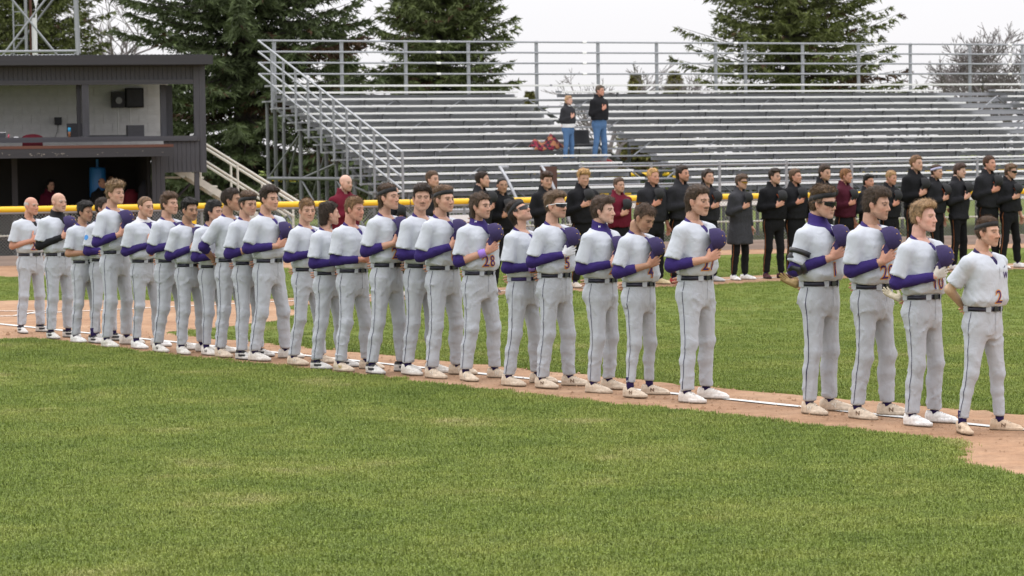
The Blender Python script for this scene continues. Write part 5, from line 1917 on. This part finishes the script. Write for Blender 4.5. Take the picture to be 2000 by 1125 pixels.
# ------------------------------------------------------------------ who stands where
BRN, DBR, BLK_, BLD, LBR, GRY = (.060, .034, .020), (.030, .018, .012), (.012, .010, .009), (.36, .23, .12), (.15, .085, .045), (.42, .40, .37)
FAIR, TAN, RUD, PALE, OLV = (.49, .285, .205), (.38, .215, .14), (.49, .25, .175), (.55, .34, .26), (.33, .19, .12)
WS = ((.66, .63, .58), (.45, .37, .29))                       # white shoes gone dusty
CS = ((.60, .50, .39), (.42, .32, .22))                       # cream shoes
BW = ((.62, .60, .57), (.12, .11, .10), (.03, .03, .032))     # white with black collar
CW = ((.76, .75, .73), (.60, .52, .44))
N_D = ('dark', (.03, .03, .03)); N_B = ('brown', (.16, .10, .06)); N_G = ('gold', (.50, .36, .10)); N_W = ('pale', (.70, .66, .58))
NEAR = [
 # x, y of the feet, y of the hair top, body turn, settings, label
 (62, 651, 386, 42, dict(hs='fringe', hair=GRY, skin=RUD, sleeve=0, armcol=RUD, num='22', stance=.14, yaw=6, wide=1.06, shoe=BW, under=BLACK, right='chest'), 'older bald coach with bare forearm, leftmost in the grey line'),
 (118, 662, 378, 38, dict(hs='bald', skin=FAIR, hair=GRY, stub=.12, under=BLACK, collar=.045, stance=.16, yaw=0, shoe=BW, wide=1.04), 'bald coach in grey with black collar and black sleeves'),
 (170, 669, 392, 34, dict(hs='quiff', hair=BLK_, skin=TAN, sleeve=0, armcol=TAN, right='fold', yaw=-2, wide=1.04, shoe=CW, stub=.15), 'short dark haired player with bare forearm beside the bald coach'),
 (204, 669, 386, 36, dict(hs='short', hair=DBR, skin=FAIR, right='fold', taper=1, shoe=BW, patch=1), 'player with blue round sleeve patch behind the curly one'),
 (230, 677, 351, 36, dict(hs='curly', hair=(.19, .12, .065), skin=FAIR, yaw=-2, wide=.98, shoe=WS, sleeve={-1: .85, 1: .5}, num='1', mark='N', markcol=N_W), 'tall player in grey with thick curly sandy hair'),
 (288, 680, 384, 40, dict(hs='buzz', hair=LBR, skin=FAIR, right='chest', lcol=(.6, .6, .62), collar=.02, yaw=2, num='3', wide=1.05, taper=.8, shoe=CW, nocap=1), 'crew cut player with white mock collar and hand on chest'),
 (335, 687, 374, 36, dict(hs='wavy', hair=(.075, .042, .024), skin=FAIR, yaw=-6, right='cap', shoe=WS, mark='N', markcol=N_D), 'player with swept brown hair, right of the crew cut one'),
 (376, 691, 386, 36, dict(hs='quiff', hair=BLK_, skin=TAN, yaw=-4, stub=.25, must=.3, shoe=WS), 'black haired smiling player, eighth from the left end'),
 (420, 693, 391, 34, dict(hs='long', hair=BLK_, skin=FAIR, yaw=2, right='fold', taper=.6, shoe=WS, mark='N', markcol=N_D), 'player with long black hair partly hidden behind the hands-back player'),
 (455, 697, 367, 38, dict(hs='short', hair=DBR, skin=TAN, yaw=20, right='back', num='2', numy=-.05, numz=1.22, shoe=CS, sleeve={-1: .35, 1: .35}, mark='N', markcol=N_W), 'dark haired player with hands clasped behind, head turned away'),
 (490, 701, 373, 34, dict(hs='wavy', hair=(.085, .05, .03), skin=FAIR, band=True, yaw=-14, pitch=6, right='cap', num='9', shoe=BW, sleeve={-1: .45, 1: .5}), 'player with black headband looking down, eleventh from the left'),
 (530, 704, 361, 36, dict(hs='quiff', hair=DBR, skin=FAIR, yaw=-8, shoe=WS, sleeve={-1: .85, 1: .5}, swoosh=m_pipe), 'tall dark haired player, twelfth from the left end'),
 (602, 713, 388, 36, dict(hs='short', hair=(.20, .115, .055), skin=FAIR, yaw=-30, shoe=CS, num='17', mark='N', markcol=N_W, swoop=1), 'squinting light brown haired player looking toward the camera'),
 (646, 721, 393, 36, dict(hs='mullet', hair=DBR, skin=FAIR, yaw=52, right='fold', shoe=BW, sock=NAVYP), 'player with dark mullet turned away from the camera'),
 (692, 725, 384, 38, dict(hs='short', hair=(.17, .095, .045), skin=RUD, yaw=4, right='fold', shoe=CS, mark='N', markcol=N_G, swoop=.5, sleeve={-1: .85, 1: .5}, wide=1.05), 'smiling sandy haired player with closed fist, right of the mullet'),
 (758, 730, 358, 38, dict(hs='mullet', hair=(.075, .045, .028), skin=FAIR, yaw=-2, pitch=-8, band=True, shoe=BW, sleeve={-1: .62, 1: .5}, num='28', swoop=1), 'player with swooping brown hair and thin black band looking up'),
 (823, 732, 358, 36, dict(hs='wavy', hair=DBR, skin=FAIR, yaw=-42, right='fold', must=.35, shoe=WS, swoosh=None), 'wavy dark haired player facing the camera with crossed arm'),
 (870, 737, 361, 36, dict(hs='mullet', hair=(.13, .075, .042), skin=FAIR, yaw=-10, band=True, shoe=CS, num='8', mark='N', markcol=N_W), 'player with light brown hair and black headband grinning'),
 (940, 743, 376, 40, dict(hs='long', hair=(.060, .036, .022), skin=FAIR, yaw=2, stub=.2, shoe=CS, wrist=1, sleeve={-1: .22, 1: .3}, num='28', numy=-.03, collar=.03, cmark=1, mark='N', markcol=N_W, right='cap'), 'long haired player with lilac wristband and bare forearm'),
 (1024, 753, 389, 34, dict(hs='mullet', hair=DBR, skin=FAIR, yaw=0, pitch=-34, shades=(m_blk, m_lens), band=True, stub=.3, shoe=CS, wrist=1, num='29', right='fold', belt=mat('purple_belt', PURPLE, rough=.5)), 'player with dark glasses tipping his head back to the sky'),
 (1088, 758, 371, 40, dict(hs='quiff', hair=(.12, .075, .045), skin=FAIR, yaw=-6, shades=(m_wht, m_lens), stub=.3, must=.4, shoe=CS, glove={-1: (.62, .62, .63)}, num='5', mark='N', markcol=N_B), 'player in white framed sunglasses with white batting glove'),
 (1176, 766, 381, 36, dict(hs='wavy', hair=(.060, .036, .024), skin=PALE, yaw=2, collar=.045, cmark=1, shoe=CS, num='23', numy=-.02), 'player with floppy brown hair and high purple collar'),
 (1252, 776, 401, 40, dict(hs='short', hair=(.075, .045, .028), skin=TAN, yaw=-4, pitch=32, shoe=CS, taper=.9, sleeve={-1: .6, 1: .5}, num='4', numy=-.045, mark='N', markcol=N_B, swoop=.5), 'player bowing his head over his cap'),
 (1363, 785, 361, 40, dict(hs='mullet', hair=(.055, .034, .022), skin=FAIR, yaw=0, must=.75, shoe=((.70, .66, .62), (.50, .42, .34)), sleeve={-1: .62, 1: .5}, num='27', stance=.17), 'moustached player with dark swept back hair standing alone mid right'),
 (1603, 808, 361, 40, dict(hs='curly', hair=(.10, .062, .036), skin=FAIR, yaw=0, band=True, shades=(m_blk, m_lens), guard=1, collar=.05, shoe=CS, num='1', sleeve={-1: .85, 1: .5}, backglove=(.25, .17, .06), wide=1.05, stance=.16, mark='N', markcol=N_W), 'player with headband, black sunglasses and black elbow guard'),
 (1706, 817, 363, 40, dict(hs='wavy', hair=(.055, .036, .024), skin=FAIR, yaw=4, stub=.22, shoe=CS, num='20', numy=-.04, sleeve={-1: .88, 1: .4}, swoosh=m_pipe, wide=1.06, stance=.15, mark='N', markcol=N_B), 'stocky wavy haired player, third from the right end'),
 (1806, 831, 389, 42, dict(hs='quiff', hair=(.28, .175, .09), skin=(.60, .34, .265), yaw=0, shoe=CW, glove={-1: (.50, .46, .40)}, backglove=(.50, .44, .32), num='10', numy=-.02, swoosh=m_pipe, stance=.15), 'blond player with gloved hand and bright white shoes'),
 (1918, 846, 422, 50, dict(hs='short', hair=(.085, .05, .03), skin=(.53, .31, .22), band=True, yaw=6, stub=.18, must=.3, right='back', num='2', numy=-.012, numz=1.155, taper=.9, sleeve={-1: 0, 1: 0}, armcol=(.50, .36, .24), shoe=((.55, .42, .30), (.40, .29, .19)), chestmark=[('W', .088, 1.335, .075, m_num_p)], swoosh=m_pipe, placket=1, wide=1.05, stance=.17, under=NAVYP, toes=(-32, 22), mark='N', markcol=N_B), 'player with black headband and number 2, hands behind his back'),
]
BK2 = (.012, .012, .014); GAR = (.115, .010, .022); MAR = (.060, .010, .020); CHAR_ = (.030, .030, .034)
m_strip = mat('amber_stripe', (.19, .055, .008), rough=.8)
WMARK = [('W', .0, 1.36, .13, mat('orange_print', (.45, .09, .02), rough=.7))]
FARS = [
 (680, 585, 343, 45, dict(hs='bald', skin=PALE, hair=LBR, stub=.25, top=GAR, yaw=2), 'bald bearded man in garnet hoodie on the far line'),
 (770, 581, 364, 42, dict(hs='fringe', hair=LBR, skin=FAIR, shades=(m_wht, m_lens), top=BK2), 'far line man in white sunglasses half hidden behind headband hair'),
 (846, 577, 333, 45, dict(hs='short', hair=(.10, .06, .035), skin=FAIR, top=BK2, hood=False), 'far line player in black behind the camera-facing player'),
 (940, 573, 334, 25, dict(hs='short', hair=DBR, skin=FAIR, top=BK2, yaw=12), 'far line player in black hoodie seen almost in profile'),
 (983, 571, 347, 55, dict(hs='buzz', hair=BLK_, skin=TAN, top=BK2, chestmark=WMARK, yaw=-12, shoe=((.10, .03, .03), (.5, .48, .45))), 'far line player in black with cropped black hair'),
 (1068, 567, 334, 50, dict(hs='curly', hair=(.05, .026, .016), skin=FAIR, top=BK2, yaw=-10), 'far line player in black hoodie with short auburn curls'),
 (1142, 563, 329, 48, dict(hs='curly', hair=(.45, .27, .11), skin=FAIR, top=BK2, chestmark=WMARK), 'far line player with curly blond hair in black hoodie'),
 (1213, 560, 346, 48, dict(hs='short', hair=(.10, .06, .04), skin=FAIR, top=GAR, hood=False, wide=1.05), 'far line man in garnet pullover with brown hair'),
 (1278, 557, 328, 55, dict(hs='short', hair=(.50, .30, .12), skin=RUD, top=BK2, trim=((.5, .2, .02), (.13, .01, .02)), hood=False, chestmark=WMARK, wide=1.08, shoe=((.6, .5, .3), (.4, .3, .2))), 'blond far line player in black jersey with gold sleeve trim'),
 (1330, 555, 322, 40, dict(hs='mullet', hair=DBR, skin=RUD, top=BK2, stub=.35, shoe=((.40, .05, .05), (.3, .05, .05))), 'bearded dark haired far line player with red shoes'),
 (1384, 552, 330, 38, dict(hs='shoul', hair=DBR, skin=FAIR, top=BK2, chestmark=WMARK, shoe=((.5, .5, .5), (.4, .38, .36))), 'far line player with shoulder length dark hair'),
 (1445, 548, 339, 44, dict(hs='wavy', hair=(.09, .055, .035), skin=FAIR, top=CHAR_, hem=.62, shades=(m_blk, m_amber), wide=1.02, swoosh=m_wht, shoe=CW), 'far line player in long charcoal coat and amber sunglasses'),
 (1512, 545, 328, 50, dict(hs='quiff', hair=DBR, skin=FAIR, top=BK2, chestmark=WMARK, wide=1.1, shoe=((.06, .012, .015), (.03, .03, .03)), swoosh=m_wht), 'heavy set far line player in black jacket with dark shoes'),
 (1556, 543, 329, 44, dict(hs='mullet', hair=(.11, .065, .04), skin=RUD, top=BK2), 'far line player in black hoodie left of the headband player'),
 (1608, 541, 321, 50, dict(hs='mullet', hair=(.05, .03, .02), skin=FAIR, top=BK2), 'far line player in black right above the elbow guard player'),
 (1652, 538, 329, 42, dict(hs='short', hair=(.22, .10, .04), skin=RUD, top=MAR, shoe=CW, swoop=1), 'red haired far line player in dark maroon hoodie'),
 (1696, 536, 339, 46, dict(hs='wavy', hair=BLK_, skin=RUD, top=BK2), 'far line player with wavy black hair behind the stocky player'),
 (1740, 534, 333, 46, dict(hs='short', hair=(.38, .23, .11), skin=RUD, top=BK2, chestmark=WMARK, shoe=CS), 'blond far line player in black beside the tallest one'),
 (1788, 531, 303, 46, dict(hs='short', hair=(.20, .11, .055), skin=FAIR, top=BK2, hood=True, left='hang'), 'tallest far line player in black coat, arm hanging'),
 (1829, 530, 321, 36, dict(hs='short', hair=(.09, .055, .035), skin=FAIR, top=BK2, band=mat('lilac_headband', (.42, .42, .60), rough=.8), chestmark=WMARK), 'far line player with pale lilac headband'),
 (1874, 528, 318, 44, dict(hs='wavy', hair=(.065, .035, .025), skin=PALE, must=.6, top=BK2, hem=.86, hood=True, shoe=CW), 'far line player in long black jacket with dark moustache'),
 (1930, 526, 304, 46, dict(hs='short', hair=(.075, .035, .02), skin=RUD, top=BK2, chestmark=WMARK, wide=1.04, shoe=CW), 'tall far line player with orange letter, second from right'),
 (1974, 525, 319, 46, dict(hs='wavy', hair=(.14, .085, .05), skin=FAIR, shades=(m_blk, m_lens), top=BK2, chestmark=WMARK, shoe=CW), 'far line player in dark sunglasses at the right edge'),
]

def top_height(P, ytop):
    h = 1.8
    for _ in range(6):
        y = proj((P.x, P.y, P.z + h))[1]
        y2 = proj((P.x, P.y, P.z + h + .01))[1]
        h += (ytop - y) / ((y2 - y) / .01)
    return h

HTOP = {'bald': 1.802, 'fringe': 1.804, 'buzz': 1.813, 'short': 1.826, 'quiff': 1.842, 'curly': 1.842, 'wavy': 1.838, 'mullet': 1.832, 'long': 1.828, 'shoul': 1.826}
def stand(P, ytop, turn, c, label, group, seed, capm, logo, caplabel, capgroup):
    c = dict(c); c['seed'] = seed
    H = HTOP[c.get('hs', 'short')]
    p = c.get('pitch', 0)
    if p > 0: H -= .0016 * p
    if p < 0: H += .0002 * p
    s = top_height(P, ytop) / H
    rr = random.Random(seed)
    r = empty('person', P, -rad(turn))
    r.rotation_euler = (rad(rr.uniform(-1.0, 1.0)), rad(rr.uniform(-.6, 1.2)), -rad(turn))
    r.scale = (s, s, s)
    mx = person(c, r)
    tag(r, label, 'person', group)
    if mx is not None:
        W = Matrix.Translation(P) @ r.rotation_euler.to_matrix().to_4x4() @ Matrix.Scale(s, 4) @ mx
        make_cap(W, capm, logo, caplabel, capgroup)
    return r

for i, (x, y, yt, turn, c, label) in enumerate(NEAR):
    P = G(x, y); P.z = .010
    rj = random.Random(i * 7 + 3)
    c = dict(c); c['wide'] = c.get('wide', 1.0) + rj.uniform(-.04, .05); c['yaw'] = c.get('yaw', 0) + rj.uniform(-5, 5); c['pitch'] = c.get('pitch', 0) + rj.uniform(-4, 4)
    c['stance'] = rj.uniform(.165, .215) if c.get('stance', 1) > .16 else rj.uniform(.15, .18)
    turn += rj.uniform(-6, 6)
    stand(P, yt, turn, c, label, 'players in grey uniforms lined up on the near foul line', 100 + i * 17, m_cap_p, m_gold,
          'purple cap held by the ' + label, 'purple caps held over hearts')
for i, (x, y, yt, turn, c, label) in enumerate(FARS):
    P = G(x, y); P.z = .010
    c = dict(c); c.setdefault('pants', (.010, .010, .011)); c.setdefault('piping', m_strip)
    rj = random.Random(i * 11 + 5)
    k_ = rj.uniform(.7, 1.9) if max(c['top']) < .04 else 1.0
    c['top'] = tuple(v * k_ for v in c['top'])
    c.update(team='black', q=1.9, wide=c.get('wide', 1.0) + rj.uniform(-.05, .07), yaw=c.get('yaw', 0) + rj.uniform(-14, 12), pitch=rj.uniform(-5, 7), stance=rj.uniform(.11, .19))
    turn += rj.uniform(-9, 9)
    if rj.random() < .45: c.setdefault('left', 'hang')
    stand(P, yt, turn, c, label, 'team in dark clothes lined up on the far foul line', 900 + i * 19, m_cap_b, m_redw,
          'black cap held by the ' + label, 'black caps held over hearts')

# ------------------------------------------------------------------ people elsewhere
def bleacher_pt(px, i, dv):
    """point on the foot board of bleacher row i on the sight line px"""
    v, z = bl_row(i); v += dv; z -= .40
    th = rad(BL_TH)
    d = ray(px, 300)
    t = v / (-d.x * math.sin(th) + d.y * math.cos(th))
    return Vector((d.x * t, d.y * t, z))
JEAN = (.075, .145, .27)
p1 = bleacher_pt(1172, 9, -.27)
stand(p1, 166, 40, dict(hs='short', hair=(.10, .075, .055), skin=RUD, top=(.014, .014, .016), pants=JEAN, piping=None, team='black', q=1.5, hood=False, hem=1.0, wide=1.15, yaw=8, shoe=((.25, .03, .03), (.2, .1, .1)), nocap=1, right='chest'),
      'man in black jacket and jeans standing in the bleachers', 'spectators standing in the bleachers', 2001, m_cap_b, m_redw, '', '')
p2 = bleacher_pt(1111, 9, -.27)
w_ = stand(p2, 186, 38, dict(hs='long', hair=(.40, .25, .14), skin=PALE, top=(.030, .030, .034), pants=JEAN, piping=None, team='black', q=1.5, hood=False, hem=1.06, wide=1.06, yaw=4, shoe=((.7, .7, .7), (.6, .6, .6)), nocap=1, right='chest'),
      'woman with short blond hair in dark jacket and jeans in the bleachers', 'spectators standing in the bleachers', 2002, m_cap_b, m_redw, '', '')
# her white shirt shows at neck and hem
th = np.linspace(0, 2 * math.pi, 40, endpoint=False)
rows = [np.stack([.142 * np.cos(th) * k, .200 * np.sin(th) * k, np.full(40, z)], 1) for z, k in ((1.10, .9), (1.06, 1.0), (.965, 1.02), (.960, .9))]
V, Fc = strip([x.astype(f32) for x in rows], True)
obj('shirt_hem', np_mesh('shirt_hem', V, Fc), m_white, w_)
MB().tube([(-.03, 0, 1.50), (-.015, 0, 1.545), (-.01, 0, 1.57)], [.085, .083, .070], 16, False).build('shirt_collar', m_white, w_, True)
# blanket and bag beside them
def blanket():
    bp0 = bleacher_pt(1064, 9, .10)
    t = empty('blanket', (bp0.x, bp0.y, bp0.z + .40), rad(BL_TH)); tag(t, 'rumpled dark red plaid blanket lying over the bleacher planks', 'blanket')
    R = np.random.RandomState(4)
    nx, ny = 36, 22
    V = []
    for i in range(nx):
        for k in range(ny):
            u, w = i / (nx - 1), k / (ny - 1)
            z = .30 * math.exp(-((u - .70) / .22) ** 2) * math.sin(math.pi * w) ** .7 + .16 * math.exp(-((u - .2) / .18) ** 2) * math.sin(math.pi * w) ** .7
            z += .03 * math.sin(u * 19 + w * 7) * math.sin(w * 12 + u * 5)
            V.append((u * .82 - .45 + .03 * math.sin(w * 9), -.36 + w * .42 + .04 * math.sin(u * 8), z + .02 - .18 * max(0, .45 - w) * (1 if u < .6 else .6)))
    Fq = [(i * ny + k, (i + 1) * ny + k, (i + 1) * ny + k + 1, i * ny + k + 1) for i in range(nx - 1) for k in range(ny - 1)]
    me = np_mesh('plaid', V, Fq)
    m = bpy.data.materials.new('plaid_wool'); m.use_nodes = True
    nt = m.node_tree; b = nt.nodes['Principled BSDF']; b.inputs['Roughness'].default_value = .95
    tc = nt.nodes.new('ShaderNodeTexCoord'); ck = nt.nodes.new('ShaderNodeTexChecker'); ck.inputs['Scale'].default_value = 13
    ck.inputs['Color1'].default_value = (.20, .015, .035, 1); ck.inputs['Color2'].default_value = (.03, .012, .018, 1)
    nz = nt.nodes.new('ShaderNodeTexNoise'); nz.inputs['Scale'].default_value = 7
    mx = nt.nodes.new('ShaderNodeMix'); mx.data_type = 'RGBA'; mx.inputs[7].default_value = (.30, .13, .06, 1)
    rm = nt.nodes.new('ShaderNodeMapRange'); rm.inputs[1].default_value = .52; rm.inputs[2].default_value = .6
    nt.links.new(tc.outputs['Object'], ck.inputs['Vector']); nt.links.new(tc.outputs['Object'], nz.inputs['Vector'])
    nt.links.new(nz.outputs['Fac'], rm.inputs[0]); nt.links.new(rm.outputs[0], mx.inputs[0]); nt.links.new(ck.outputs['Color'], mx.inputs[6]); nt.links.new(mx.outputs[2], b.inputs['Base Color'])
    o = obj('cloth', me, m, t); o.modifiers.new('solid', 'SOLIDIFY').thickness = .02
blanket()
bp0 = bleacher_pt(1142, 9, .10)
t = empty('seat_cushion', (bp0.x, bp0.y, bp0.z + .40), rad(BL_TH)); tag(t, 'black stadium seat with backrest between the two spectators', 'seat')
MB().box((0, 0, .04), (.44, .36, .07)).build('cushion', m_blk, t, bevel=.02)
MB().box((0, .17, .24), (.44, .05, .38), Matrix.Rotation(-.15, 3, 'X')).build('backrest', m_blk, t, bevel=.02)
rod('leg', m_blk, (-.2, -.1, -.3), (-.2, -.1, 0), .012, t)

# dugout people sit behind the fence
def dug(px, py_top, Y, c, label, seed, turn=40, hgt=1.75):
    p = atY(px, py_top, Y)
    P = Vector((p.x, Y, p.z - hgt))
    c = dict(c); c['seed'] = seed
    r = empty('person', P, -rad(turn)); s = hgt / HTOP[c['hs']]; r.scale = (s, s, s)
    person(c, r)
    tag(r, label, 'person', 'people in the dugout')
dug(97, 350, 61.2, dict(hs='shoul', hair=(.012, .01, .009), skin=PALE, top=(.10, .012, .03), pants=BLACK, piping=None, team='black', q=1.9, nocap=1, right='chest', wide=.95), 'dark haired woman in maroon top inside the dugout', 3001)
dug(197, 348, 60.9, dict(hs='fringe', hair=(.05, .03, .02), skin=FAIR, top=BLACK, pants=BLACK, piping=None, team='black', q=1.9, nocap=1, right='chest', hood=False, stub=.2), 'balding man in black inside the dugout', 3002)
dug(213, 339, 61.4, dict(hs='short', hair=BLK_, skin=(.22, .12, .07), top=BLACK, pants=BLACK, piping=None, team='black', q=1.9, nocap=1, right='chest'), 'person in dark cap and clothes behind the balding man in the dugout', 3003, hgt=1.8)
